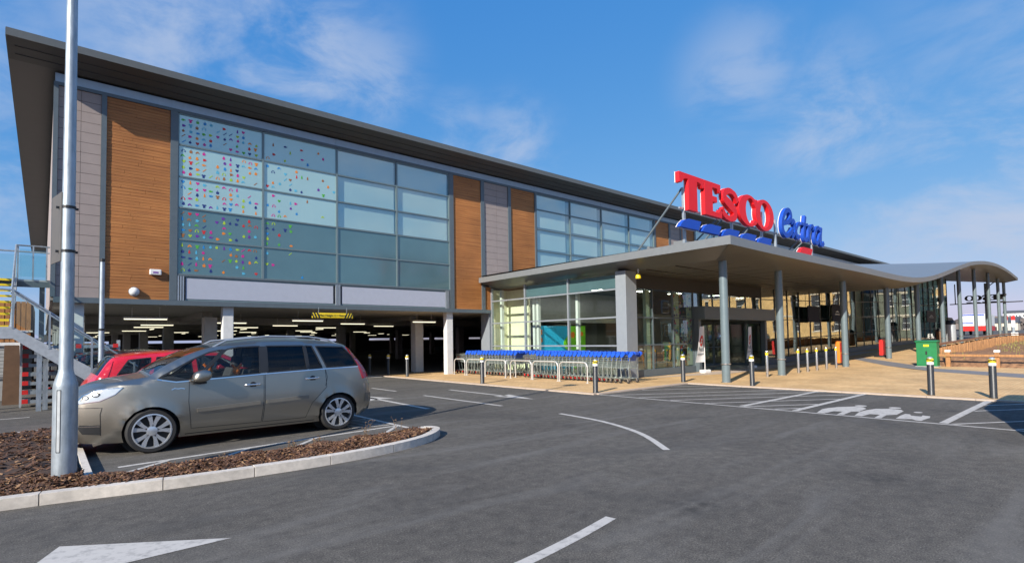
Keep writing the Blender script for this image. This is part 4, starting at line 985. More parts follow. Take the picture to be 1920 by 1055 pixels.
for x, z in ((16.3, 6.6), (19.6, 6.3), (22.1, 6.5), (23.4, 6.4), (27.3, 6.3)): m.tube([(x, SY + .27, z), (x - .3, SY + 2.0, 4.55)], .035, 7)
for x in (18.3, 20.7, 25.6): m.tube([(x + .35, SY + .27, 5.86), (x - .35, SY + 1.4, 4.55)], .03, 7)
m.build('brace', M['grey_trim'], sign)
# the back of a second sign on the far gable, read from behind through the open canopy
far = thing('gable_sign', 'dark lettering seen from behind under the far end of the canopy', 'shop sign', (76.0, 14, 3.2))
fx = 76.4
def back_sign():
    # letters stand on the far gable, facing +X, so from here they read mirrored
    a, c = onX(1808, 560, fx), onX(1886, 545, fx)
    y_hi, y_lo = a[1], c[1]; s = (y_hi - y_lo) / 7.1; zc = a[2]
    tmp = thing('tmp', 'x', 'x')
    sign_letters(tmp, 0, .2, (M['black'],) * 5, k=1, extra=False)
    Mx = Matrix(((0, 1, 0, fx), (s, 0, 0, y_lo - 15.7 * s), (0, 0, s * 1.0, zc - 6.35 * s), (0, 0, 0, 1)))
    off = Vector(far.location)
    for o in list(tmp.children):
        for q in [o] + list(o.children): q.data.transform(Mx); q.data.transform(Matrix.Translation(-off)); q.data.flip_normals()
        o.parent = far; o.location = (0, 0, 0)
    bpy.data.objects.remove(tmp)
back_sign()
m = MB(); a = onX(1845, 545, fx); m.tube([(fx + .25, a[1] - 3, a[2] - 1.3), (fx + .25, a[1] + 3, a[2] - 1.3)], .06, 6); m.tube([(fx + .25, a[1], a[2] + .2), (fx + .25, a[1] - 1, 7.0)], .05, 6); m.tube([(fx + .25, a[1] + 2.5, a[2] - 1.3), (fx + .25, a[1] + 2.5, 6.9)], .05, 6); m.build('sign_frame', M['black'], far)
# ------------------------------------------------------------------ cars: skin lofted from a traced side view
def in_poly(p, P):
    c = False; j = len(P) - 1
    for i in range(len(P)):
        if (P[i][1] > p[1]) != (P[j][1] > p[1]) and p[0] < (P[j][0] - P[i][0]) * (p[1] - P[i][1]) / (P[j][1] - P[i][1]) + P[i][0]: c = not c
        j = i
    return c
def seg_d(p, a, b):
    ax, ay = b[0] - a[0], b[1] - a[1]; L = ax * ax + ay * ay
    t = 0 if L == 0 else max(0, min(1, ((p[0] - a[0]) * ax + (p[1] - a[1]) * ay) / L)); return hypot(p[0] - a[0] - ax * t, p[1] - a[1] - ay * t)
def dens(P, st, closed=True):
    o = []
    for i in range(len(P) if closed else len(P) - 1):
        a, b = P[i], P[(i + 1) % len(P)]; L = hypot(b[0] - a[0], b[1] - a[1]); k = max(1, int(L / st))
        for j in range(k): o.append((lerp(a[0], b[0], j / k), lerp(a[1], b[1], j / k)))
    if not closed: o.append(P[-1])
    return o
def fillmesh(outline, holes, regions, st=.065):
    V, Ed = [], []
    def loop(P):
        b = len(V); V.extend(Vector(p) for p in P); Ed.extend((b + i, b + (i + 1) % len(P)) for i in range(len(P)))
    loop(outline)
    for h in holes + regions: loop(h)
    x0, x1 = min(p[0] for p in outline), max(p[0] for p in outline); z0, z1 = min(p[1] for p in outline), max(p[1] for p in outline)
    edges_all = [(V[a], V[b]) for a, b in Ed]
    x = x0 + st / 2
    while x < x1:
        z = z0 + st / 2
        while z < z1:
            if in_poly((x, z), outline) and min(seg_d((x, z), a, b) for a, b in edges_all) > st * .4: V.append(Vector((x, z)))
            z += st
        x += st
    r = delaunay_2d_cdt(V, Ed, [], 0, 1e-5)
    vs = [tuple(v) for v in r[0]]; out = {-1: []}
    for f in r[2]:
        c = (sum(vs[i][0] for i in f) / len(f), sum(vs[i][1] for i in f) / len(f))
        if not in_poly(c, outline) or any(in_poly(c, h) for h in holes): continue
        k = -1
        for q, R in enumerate(regions):
            if in_poly(c, R): k = q; break
        out.setdefault(k, []).append(f)
    return vs, out
def make_car(name, label, cat, P, paint, loc, rz=0):
    root = thing(name, label, cat, loc, None, rz)
    sil = P['sil']; L = P['L']; Wm = P['W']; zb, zr = P['zb'], P['zr']; tm = P['tumble']; rr = P['round']
    bot = P['bottom']; arches = P['arch']           # arches: (cx, cz, r)
    S = dens(smooth(sil, 4), .05, False)
    def Wx(x):
        f = max(0, (P['nose'] - x) / P['nose']); r = max(0, (x - (L - P['tail'])) / P['tail']); return Wm * (1 - P['nk'] * f ** 2.2 - P['tk'] * r ** 2.2)
    def tum(z):
        k = 1 - .085 * (max(0, .60 - z) / .42) ** 1.7 - .04 * (max(0, min(z, zb) - .66) / .38) ** 1.6
        if z > zb: q = (z - zb) / (zr - zb); k -= tm * (.55 * q + .45 * q * q)
        return k
    def w(x, z, d=None):
        if d is None: d = min(seg_d((x, z), a, b) for a, b in zip(S, S[1:]))
        q = max(0, 1 - d / rr); cr = P.get('crease')
        k = Wx(x) * tum(z) - rr * (1 - sqrt(max(0, 1 - q * q)))
        for (cx, cz, r) in arches:                    # flared lip round each wheel arch
            dd = hypot(x - cx, z - cz) - r
            if 0 <= dd < .16: k += .030 * (1 - dd / .16) ** 2 * (1 if z > cz else max(0, 1 - (cz - z) / .2))
        return k
    # outline with the wheel arches cut out
    ol = list(S)
    back = []
    for cx, cz, r in sorted(arches, key=lambda a: -a[0]):
        zl = interp(bot, cx + r); a0 = math.asin(max(-1, min(1, (zl - cz) / r))); a1 = pi - math.asin(max(-1, min(1, (interp(bot, cx - r) - cz) / r)))
        back.append(('line', cx + r * cos(a0))); back.append(('arc', cx, cz, r, a0, a1))
    xprev = S[-1][0]
    for q in back:
        if q[0] == 'line':
            n = max(2, int(abs(xprev - q[1]) / .08))
            for i in range(1, n): xx = lerp(xprev, q[1], i / n); ol.append((xx, interp(bot, xx)))
        else:
            for i in range(19): a = lerp(q[4], q[5], i / 18); ol.append((q[1] + q[3] * cos(a), q[2] + q[3] * sin(a)))
            xprev = ol[-1][0]
    n = max(2, int(abs(xprev - S[0][0]) / .08))
    for i in range(1, n): xx = lerp(xprev, S[0][0], i / n); ol.append((xx, interp(bot, xx)))
    wins = [dens(p, .06) for p in P['windows']]; doors = [dens(p, .07) for p in P['doors']]
    vs, reg = fillmesh(ol, wins, doors)
    hx = L / 2
    ycache = [w(*v) for v in vs]
    def side_mesh(faces, both=True, sides=(-1, 1)):
        m = MB()
        for sg in sides:
            used = {}
            for f in faces:
                ids = []
                for i in f:
                    if i not in used: used[i] = len(m.v); m.v.append((vs[i][0] - hx, sg * ycache[i], vs[i][1]))
                    ids.append(used[i])
                m.face(ids if sg < 0 else ids[::-1])
        return m
    body = side_mesh(reg[-1])
    # ribbon over nose, bonnet, screens, roof and tail
    g0, g1 = P['screen']; h0, h1 = P['rear_screen']
    def near(p): return min(range(len(S)), key=lambda i: hypot(S[i][0] - p[0], S[i][1] - p[1]))
    i0, i1, j0, j1 = near(g0), near(g1), near(h0), near(h1)
    NV = 14
    def rib(i, s, lift=0):
        x, z = S[i]; a, b = S[max(i - 1, 0)], S[min(i + 1, len(S) - 1)]; t = Vector((b[0] - a[0], b[1] - a[1])).normalized(); nx, nz = -t.y, t.x
        if nz < -.2 and i < len(S) * .9 and i > len(S) * .1: nx, nz = -nx, -nz
        ww = w(x, z, 0); bl = lerp(P['bulge_end'], P['bulge_top'], min(1, abs(nz) ** 1.2)); o = bl * (1 - s * s) + lift
        return (x + nx * o - hx, s * ww, z + nz * o)
    gl = MB(); rg = MB(); ss = [-1 + 2 * k / NV for k in range(NV + 1)]; ss[1] = -.94; ss[-2] = .94
    for i in range(len(S) - 1):
        for k in range(NV):
            tgt = body
            if 1 <= k < NV - 1:
                if i0 <= i < i1: tgt = gl
                elif j0 <= i < j1: tgt = rg
            b = len(tgt.v); tgt.v += [rib(i, ss[k]), rib(i + 1, ss[k]), rib(i + 1, ss[k + 1]), rib(i, ss[k + 1])]; tgt.face([b, b + 3, b + 2, b + 1])
    bo = body.build('body', paint, root, world=False, merge=.0006, smooth=38, fixn=True)
    gl.build('windscreen', M['gl_car'], root, world=False, merge=.0006, smooth=50); rg.build('rear_window', M['gl_dark'], root, world=False, merge=.0006, smooth=50)
    for k in range(len(doors)):
        if k in reg:
            for sg in (-1, 1): side_mesh(reg[k], sides=(sg,)).build('door', paint, root, world=False, merge=.0004, smooth=38, fixn=False)
    def surf(p, sg, off): x, z = p; return (x - hx, sg * (w(x, z) + off), z)
    def patch(name, poly, mat, off=.004, st=.07, sides=(-1, 1), one=True, thick=0):
        P2 = dens(poly, .05); v2, r2 = fillmesh(P2, [], [], st)
        for sg in sides:
            m = MB(); m.v = [surf(p, sg, off) for p in v2]
            for f in r2[-1]: m.face(f if sg < 0 else f[::-1])
            if thick:
                n = len(v2); m.v += [surf(p, sg, off - thick) for p in v2]; b = len(P2)
                k0 = len(m.v); m.v += [surf(p, sg, off) for p in P2] + [surf(p, sg, off - thick) for p in P2]
                for i in range(b): m.face([k0 + i, k0 + (i + 1) % b, k0 + b + (i + 1) % b, k0 + b + i])
            m.build(name, mat, root, world=False, smooth=50, fixn=False)
    def stripe(name, P, wd, mat, off=.004, closed=False, sides=(-1, 1), dep=.012):
        D = dens(P, .05, closed); A, B = [], []; n = len(D)
        for i, p in enumerate(D):
            a, b = (D[i - 1], D[(i + 1) % n]) if closed else (D[max(i - 1, 0)], D[min(i + 1, n - 1)]); t = Vector((b[0] - a[0], b[1] - a[1])).normalized(); A.append((p[0] - t.y * wd / 2, p[1] + t.x * wd / 2)); B.append((p[0] + t.y * wd / 2, p[1] - t.x * wd / 2))
        for sg in sides:
            m = MB(); m.strip(A, B, lambda p, s: surf(p, sg, off - dep * s), closed); m.build(name, mat, root, world=False)
    for i, p in enumerate(P['windows']):
        c = (sum(q[0] for q in p) / len(p), sum(q[1] for q in p) / len(p))
        patch('side_window', [(c[0] + (q[0] - c[0]) * 1.0, c[1] + (q[1] - c[1]) * 1.0) for q in p], M['gl_car' if i in P['clear'] else 'gl_dark'], -.008)
        stripe('window_seal', p, .022, M['black'], .003, True)
    for p in P['doors']: stripe('door_gap', p, .007, M['black'], .0025, True, dep=.006)
    for p, wd, mt, of in P['stripes']: stripe('side_moulding', p, wd, M[mt], of, dep=of + .01)
    patch('headlight', P['headlight'], M['lens'], .007, thick=.02)
    stripe('headlight_surround', P['headlight'], .010, M['chrome'], .008, True)
    for p in P.get('pillars', []): patch('pillar_trim', p, M['black'], .004)
    for (cx_, cz_, r_, mt_) in P.get('bowls', []): patch('lamp_bowl', [(cx_ + r_ * cos(k * pi / 8), cz_ + r_ * sin(k * pi / 8) * .8) for k in range(16)], M[mt_], .009 if mt_ == 'interior' else .0125, .02)
    patch('tail_light', P['taillight'], M['lens_red'], .010, thick=.02)
    for p, mt in P.get('patches', []): patch('bumper_trim', p, M[mt], .006)
    for x, z in P['handles']:
        for sg in (-1, 1):
            y = w(x, z); m = MB(); m.tube([(x - .12 - hx, sg * (y + .0), z), (x - .09 - hx, sg * (y + .035), z + .004), (x + .07 - hx, sg * (y + .038), z + .006), (x + .11 - hx, sg * (y + .0), z + .004)], .015, 7); m.build('door_handle', P.get('handle_mat', paint), root, world=False, smooth=50)
            m = MB(); m.lathe([(.055, -.004), (.05, .0035), (.0, .0035)], (x - hx, 0, z - .004), 'y', 12, False); m.v = [(a, sg * (y + b), c) for a, b, c in m.v]; m.build('handle_recess', M['black'], root, world=False)
    mx, mz = P['mirror']
    for sg in (-1, 1):
        y = w(mx, mz) - .01; m = MB()
        prof = smooth([(-.13, -.05, 0), (-.10, .06, 0), (.0, .10, 0), (.10, .085, 0), (.125, .0, 0), (.06, -.06, 0), (-.05, -.075, 0)], 4, True)
        for t, sc in ((.05, .75), (.08, 1), (.19, .98), (.235, .8), (.25, .4)): m.v += [(mx - hx + p[0] * sc, sg * (y + t), mz + .05 + p[1] * sc) for p in prof]
        n = len(prof)
        for r in range(4):
            for k in range(n): m.face([r * n + k, r * n + (k + 1) % n, (r + 1) * n + (k + 1) % n, (r + 1) * n + k])
        m.face(range(n)); m.face(range(4 * n, 5 * n)); mo = m.build('door_mirror', paint, root, world=False, smooth=50)
        m = MB(); m.tube([(mx - hx, sg * (y - .02), mz - .05), (mx - hx, sg * (y + .09), mz - .01)], .03, 8); m.box(mx - hx - .11, mx - hx + .07, sg * y + sg * .06 - .03, sg * y + sg * .06 + .03, mz - .055, mz - .025); m.build('mirror_foot', M['black'], mo, world=False)
    # roof rails
    if P.get('rails'):
        for sg in (-1, 1):
            R_ = P['rails']; pts = [(x - hx, sg * (w(x, z, 0) - .02), z + o) for x, z, o in R_]; m = MB(); m.tube(pts, .016, 7); m.build('roof_rail', M['gutter'], root, world=False, smooth=50)
    # floor, seats, dashboard
    fx0, fx1 = P['tub']; m = MB(); m.box(.35 - hx, L - .3 - hx, -.58, .58, .2, .45); m.box(fx0 - hx, fx1 - hx, -.72, .72, .42, .60); m.build('floor_pan', M['interior'], root, world=False)
    m = MB()
    for cx, cz, r in arches: m.lathe([(r + .03, -.60), (r + .03, .60)], (cx - hx, 0, cz), 'y', 24)
    m.build('wheel_well', M['rubber'], root, world=False)
    for sx in P['seats']:
        for sg in (-1, 1):
            m = MB(); m.prism([(sx - .25, .58), (sx + .22, .55), (sx + .38, 1.12), (sx + .26, 1.15), (sx + .12, .76), (sx - .25, .74)], 'y', sg * .38 - .24, sg * .38 + .24); m.prism([(sx + .30, 1.16), (sx + .40, 1.15), (sx + .43, 1.33), (sx + .33, 1.35)], 'y', sg * .38 - .13, sg * .38 + .13); m.v = [(a - hx, b, c * P['zr'] / 1.6) for a, b, c in m.v]; m.build('seat', M['seat'], root, world=False, bevel=.03)
    dx, dz = P['dash']; m = MB(); m.prism([(dx - .45, dz - .02), (dx, dz), (dx + .12, dz - .12), (dx + .1, .5), (dx - .45, .5)], 'y', -.66, .66); m.v = [(a - hx, b, c) for a, b, c in m.v]; m.build('dashboard', M['interior'], root, world=False)
    # wheels
    for cx, cz, r in arches:
        for sg in (-1, 1):
            R_, hw = P['tyre'], .105; yc = sg * (Wm - .125); m = MB()
            m.lathe([(R_ * .75, -hw), (R_ * .93, -hw), (R_ * .99, -hw * .72), (R_, -hw * .3), (R_, hw * .3), (R_ * .99, hw * .72), (R_ * .93, hw), (R_ * .82, hw * 1.02), (R_ * .75, hw * .8)], (cx - hx, yc, P['axle']), 'y', 40, False)
            m.lathe([(R_ * .985, -hw * .5), (R_ * .985, hw * .5)], (cx - hx, yc, P['axle']), 'y', 20)
            wh = m.build('wheel', M['rubber'], root, world=False, smooth=40)
            m = MB(); rad = R_ * .785; f = sg * hw
            yo = yc + f * .93
            def disc(pr): 
                k = len(m.v); m.lathe([(a, sg * b) for a, b in pr], (cx - hx, yc, P['axle']), 'y', 36, False)
            disc([(rad, hw * 1.03), (rad * .93, hw * 1.05), (rad * .90, hw * .7), (rad * .88, hw * -.2)])
            for k in range(P['spokes']):
                a0 = 2 * pi * k / P['spokes'] + .2
                for dv in (-1, 1):
                    a_in, a_out = a0 + dv * .10, a0 + dv * P['fork']
                    p0 = Vector((cos(a_in), sin(a_in))) * rad * .16; p1 = Vector((cos(a0 + dv * P['fork'] * .75), sin(a0 + dv * P['fork'] * .75))) * rad * .55; p2 = Vector((cos(a_out), sin(a_out))) * rad * .92
                    A, B = [], []
                    for p, t, wd in ((p0, p1 - p0, .018), (p1, p2 - p0, .022), (p2, p2 - p1, .032)):
                        t = t.normalized(); A.append((p.x - t.y * wd, p.y + t.x * wd)); B.append((p.x + t.y * wd, p.y - t.x * wd))
                    m.strip(A, B, lambda p, s: (cx - hx + p[0], yc + sg * (hw * .92 - .03 * s - .012 * dv * 0), P['axle'] + p[1]))
            m.lathe([(rad * .30, sg * hw * .6), (rad * .27, sg * hw * .97), (rad * .16, sg * hw * 1.02), (.001, sg * hw * 1.03)], (cx - hx, yc, P['axle']), 'y', 20, False)
            m.build('rim', M['alloy'], wh, world=False, smooth=35)
            m = MB(); m.lathe([(rad * .9, sg * hw * .1), (rad * .55, sg * hw * .12), (.001, sg * hw * .12)], (cx - hx, yc, P['axle']), 'y', 24, False); m.build('brake_disc', M['rubber'], wh, world=False)
    return root
sh = lambda P, dx: [(a + dx, b) for a, b in P]
MPV = dict(L=4.38, W=.915, zb=1.04, zr=1.60, tumble=.27, round=.10, nose=1.2, nk=.42, tail=.7, tk=.09, bulge_end=.16, bulge_top=.045,
    sil=[(.06, .20), (.0, .30), (.0, .50), (.0, .68), (.03, .78), (.10, .87), (.22, .95), (.37, 1.005), (.56, 1.045), (.75, 1.075), (.88, 1.10), (.98, 1.17), (1.16, 1.285), (1.37, 1.39), (1.6, 1.475), (1.85, 1.54), (2.19, 1.59), (2.7, 1.612), (3.28, 1.60), (3.70, 1.555), (3.93, 1.505), (4.0, 1.43), (4.1, 1.30), (4.2, 1.16), (4.31, .97), (4.35, .80), (4.38, .62), (4.385, .42), (4.34, .29), (4.22, .24)],
    bottom=[(0, .20), (.5, .18), (1.3, .185), (3.3, .185), (4.3, .235)],
    arch=[(.905, .315, .355), (3.70, .315, .355)], tyre=.318, axle=.318, spokes=5, fork=.27,
    windows=[[(.98, 1.075), (1.20, 1.20), (1.42, 1.325), (1.66, 1.43), (1.86, 1.475), (1.70, 1.30), (1.52, 1.12), (1.40, 1.035), (1.2, 1.03)], [(1.50, 1.055), (1.64, 1.20), (1.80, 1.38), (1.93, 1.475), (2.10, 1.505), (2.42, 1.515), (2.38, 1.075), (1.9, 1.05)], [(2.50, 1.08), (2.53, 1.515), (3.14, 1.51), (3.15, 1.105)], [(3.19, 1.107), (3.18, 1.508), (3.29, 1.50), (3.42, 1.115)], [(3.50, 1.12), (3.36, 1.495), (3.86, 1.475), (4.0, 1.30), (4.09, 1.125)]],
    clear=(0, 1), doors=[[(1.37, 1.0), (1.36, .70), (1.40, .30), (2.40, .285), (2.43, .62), (2.44, 1.05), (1.9, 1.03)], [(2.46, 1.05), (2.45, .62), (2.42, .285), (3.12, .28), (3.22, .52), (3.48, .78), (3.47, 1.09), (3.1, 1.08)]],
    stripes=[([(.96, 1.055), (1.2, 1.005), (1.45, 1.015), (2.4, 1.058), (3.43, 1.095), (4.1, 1.11)], .018, 'chrome', .006), ([(1.47, .565), (2.38, .605)], .055, 'moulding', .022), ([(2.47, .61), (3.16, .635)], .055, 'moulding', .022), ([(1.14, .895), (1.18, .915), (1.22, .905), (1.27, .91), (1.31, .9)], .012, 'chrome', .005), ([(.06, .695), (.33, .69), (.31, .6), (.32, .3)], .008, 'black', .003), ([(1.32, .222), (3.28, .222)], .012, 'black', .003), ([(3.58, .60), (3.52, .48), (3.40, .34), (3.30, .28)], .006, 'black', .003), ([(.06, .435), (.31, .43)], .014, 'chrome', .009), ([(3.47, 1.09), (3.50, .95), (3.46, .80)], .006, 'black', .003), ([(4.2, .80), (4.22, .66)], .02, 'chrome', .006)],
    headlight=[(.03, .75), (.12, .865), (.28, .945), (.56, .965), (.47, .87), (.30, .785)], taillight=[(3.93, 1.475), (4.0, 1.44), (4.19, 1.17), (4.31, .91), (4.17, .885), (4.09, 1.15), (4.0, 1.33)],
    pillars=[[(2.385, 1.08), (2.425, 1.513), (2.535, 1.513), (2.495, 1.085)], [(3.152, 1.107), (3.142, 1.508), (3.178, 1.506), (3.188, 1.108)], [(1.48, 1.05), (1.80, 1.40), (1.87, 1.475), (1.94, 1.48), (1.64, 1.18), (1.53, 1.05)]],
    bowls=[(.26, .875, .045, 'interior'), (.26, .875, .030, 'gutter'), (.15, .835, .035, 'interior'), (.15, .835, .022, 'gutter')],
    patches=[([(.04, .46), (.31, .45), (.32, .31), (.12, .33)], 'black'), ([(4.22, .62), (4.345, .62), (4.35, .46), (4.22, .46)], 'moulding')],
    handles=[(2.27, .895), (3.24, .94)], mirror=(1.52, 1.02), handle_mat=M['chrome'], rails=[(1.75, 1.51, .0), (1.95, 1.555, .06), (2.6, 1.605, .075), (3.3, 1.595, .07), (3.65, 1.56, .05), (3.8, 1.53, .0)],
    screen=((.90, 1.115), (1.75, 1.515)), rear_screen=((3.97, 1.48), (4.26, 1.06)), tub=(.8, 4.1), seats=(1.95, 2.75), dash=(1.4, 1.02))
mpv = make_car('people_carrier', 'beige grey people carrier with silver alloy wheels parked beside the mulch bed', 'car', MPV, M['paint_grey'], (.31 + 2.19, 10.28, 0))
for nm, lab, x, y, z, mat, col2 in (('soft_toy', 'orange and green soft toy inside the front of the people carrier', 2.05, 9.95, 1.0, 'orange', 'mural_green'), ('soft_toy', 'orange and white soft toy behind the front seat of the people carrier', 2.42, 9.75, .98, 'orange', 'white')):
    t = thing(nm, lab, 'toy', (x, y, z)); m = MB(); m.lathe([(.02, -.1), (.07, -.07), (.075, .0), (.05, .06), (.02, .08)], n=12); m.build('torso', M[col2], t, world=False, smooth=60)
    m = MB(); m.lathe([(.01, .07), (.05, .09), (.06, .14), (.045, .19), (.01, .205)], n=12); m.tube([(-.03, 0, .19), (-.07, 0, .24)], .022, 6); m.tube([(.03, 0, .19), (.07, 0, .24)], .022, 6); m.build('head', M[mat], t, world=False, smooth=60)
HATCH = dict(L=3.95, W=.84, zb=.90, zr=1.42, tumble=.25, round=.09, nose=.8, nk=.25, tail=.5, tk=.14, bulge_end=.12, bulge_top=.04,
    sil=[(.06, .20), (.0, .32), (.0, .52), (.04, .66), (.2, .76), (.55, .85), (.92, .91), (1.05, .96), (1.35, 1.17), (1.62, 1.33), (1.85, 1.39), (2.4, 1.42), (3.0, 1.40), (3.45, 1.35), (3.60, 1.28), (3.78, 1.0), (3.88, .85), (3.93, .70), (3.95, .45), (3.92, .3), (3.8, .24)],
    bottom=[(0, .2), (.5, .18), (3.8, .24)], arch=[(.78, .29, .335), (3.18, .29, .335)], tyre=.295, axle=.295, spokes=5, fork=.26,
    windows=[[(1.22, .96), (1.50, 1.17), (1.78, 1.31), (2.18, 1.33), (2.15, .95)], [(2.26, .955), (2.29, 1.335), (2.86, 1.32), (2.93, .965)], [(3.02, .97), (2.96, 1.315), (3.32, 1.28), (3.52, .98)]],
    clear=(0, 1, 2), doors=[[(1.15, .9), (1.16, .32), (2.15, .31), (2.2, .92)], [(2.23, .92), (2.18, .31), (2.8, .31), (3.0, .62), (2.98, .93)]],
    stripes=[([(1.0, .52), (3.0, .54)], .05, 'black', .018)], headlight=[(.03, .55), (.08, .68), (.38, .77), (.45, .68), (.25, .57)], taillight=[(3.56, 1.27), (3.63, 1.24), (3.80, .98), (3.90, .78), (3.78, .70), (3.66, .92)],
    handles=[(2.0, .80), (2.78, .82)], mirror=(1.32, .93), screen=((1.0, .94), (1.75, 1.375)), rear_screen=((3.52, 1.32), (3.80, .98)), tub=(.9, 3.7), seats=(1.75, 2.55), dash=(1.3, .88))
red = make_car('hatchback_car', 'red hatchback with high tail lights parked behind the people carrier, facing the other way', 'car', HATCH, M['paint_red'], (.62 + 1.97, 13.35, 0), pi)
def car_copy(lab, x, y, rz, paint, z=0, group='cars parked under the building'):
    c = copy_tree(red); c.location = (x, y, z); c.rotation_euler = (0, 0, rz); c['label'] = lab
    if group: c['group'] = group
    for ch in c.children:
        if ch.name.split('.')[0] in ('body', 'door', 'door_mirror', 'door_handle'):
            ch.material_slots[0].link = 'OBJECT'; ch.material_slots[0].material = paint
    return c
car_copy('dark hatchback beside the stair foot, beyond the red hatchback', 2.3, 18.4, pi, M['paint_dark'], group=None)
for i, (x, y, pn, wd) in enumerate([(8.2, 41, 'paint_silver', 'silver'), (11.2, 41, 'paint_dark', 'dark'), (5.8, 47, 'paint_blue', 'blue'), (11.6, 54, 'paint_silver', 'silver'), (7, 58, 'paint_dark', 'dark')]):
    car_copy(['silver hatchback in shade deep under the building, nearer of the two silver ones', 'dark hatchback parked under the building next to the nearer silver one', 'blue hatchback parked in the gloom under the building', 'silver hatchback farthest back under the building', 'dark hatchback farthest back under the building'][i], x, y, pi / 2, M[pn])
for i, (x, y, pn, lab) in enumerate([(58, -3.5, 'paint_blue', 'blue hatchback parked across from the lobby, mirrored in its glass'), (62.5, -4.2, 'paint_dark', 'dark hatchback parked across from the lobby beside the blue one')]):
    car_copy(lab, x, y, pi / 2, M[pn], terr(x), 'cars parked across from the lobby')
VAN = dict(L=5.4, W=1.0, zb=1.35, zr=2.7, tumble=.10, round=.10, nose=.9, nk=.25, tail=.3, tk=.04, bulge_end=.10, bulge_top=.05,
    sil=[(.05, .28), (.0, .4), (.0, .75), (.06, .95), (.3, 1.12), (.75, 1.25), (.95, 1.36), (1.35, 1.95), (1.65, 2.35), (1.95, 2.58), (2.25, 2.66), (3.5, 2.70), (5.1, 2.69), (5.32, 2.6), (5.37, 2.3), (5.4, 1.2), (5.4, .6), (5.38, .4), (5.3, .32)],
    bottom=[(0, .28), (.5, .26), (5.3, .32)], arch=[(1.0, .36, .41), (4.25, .36, .41)], tyre=.35, axle=.35, spokes=5, fork=.2,
    windows=[[(1.15, 1.38), (1.48, 1.88), (1.75, 2.14), (2.1, 2.16), (2.1, 1.36)]], clear=(0,), doors=[[(1.45, 1.3), (1.47, .42), (2.2, .42), (2.22, 2.25), (1.8, 2.25), (2.15, 2.2), (2.15, 1.31)]],
    stripes=[([(1.5, .7), (3.75, .7)], .1, 'black', .02)], headlight=[(.03, .8), (.1, 1.0), (.4, 1.13), (.45, .95), (.2, .82)], taillight=[(5.25, 1.6), (5.36, 1.6), (5.37, .95), (5.25, .95)],
    handles=[(2.0, 1.15)], mirror=(1.4, 1.42), screen=((1.0, 1.45), (1.85, 2.5)), rear_screen=((5.375, 2.2), (5.395, 1.5)), tub=(1.0, 5.2), seats=(1.9,), dash=(1.5, 1.25))
VAN['doors'] = [[(1.45, 1.3), (1.47, .42), (2.2, .42), (2.2, 1.3)]]
van = make_car('delivery_van', 'white delivery van standing in the hatched bay right of the parent bay', 'van', VAN, M['paint_white'], (9.98 + 2.7, -.18, 0), pi)  # stands out of view, added to throw the shadow across the bay
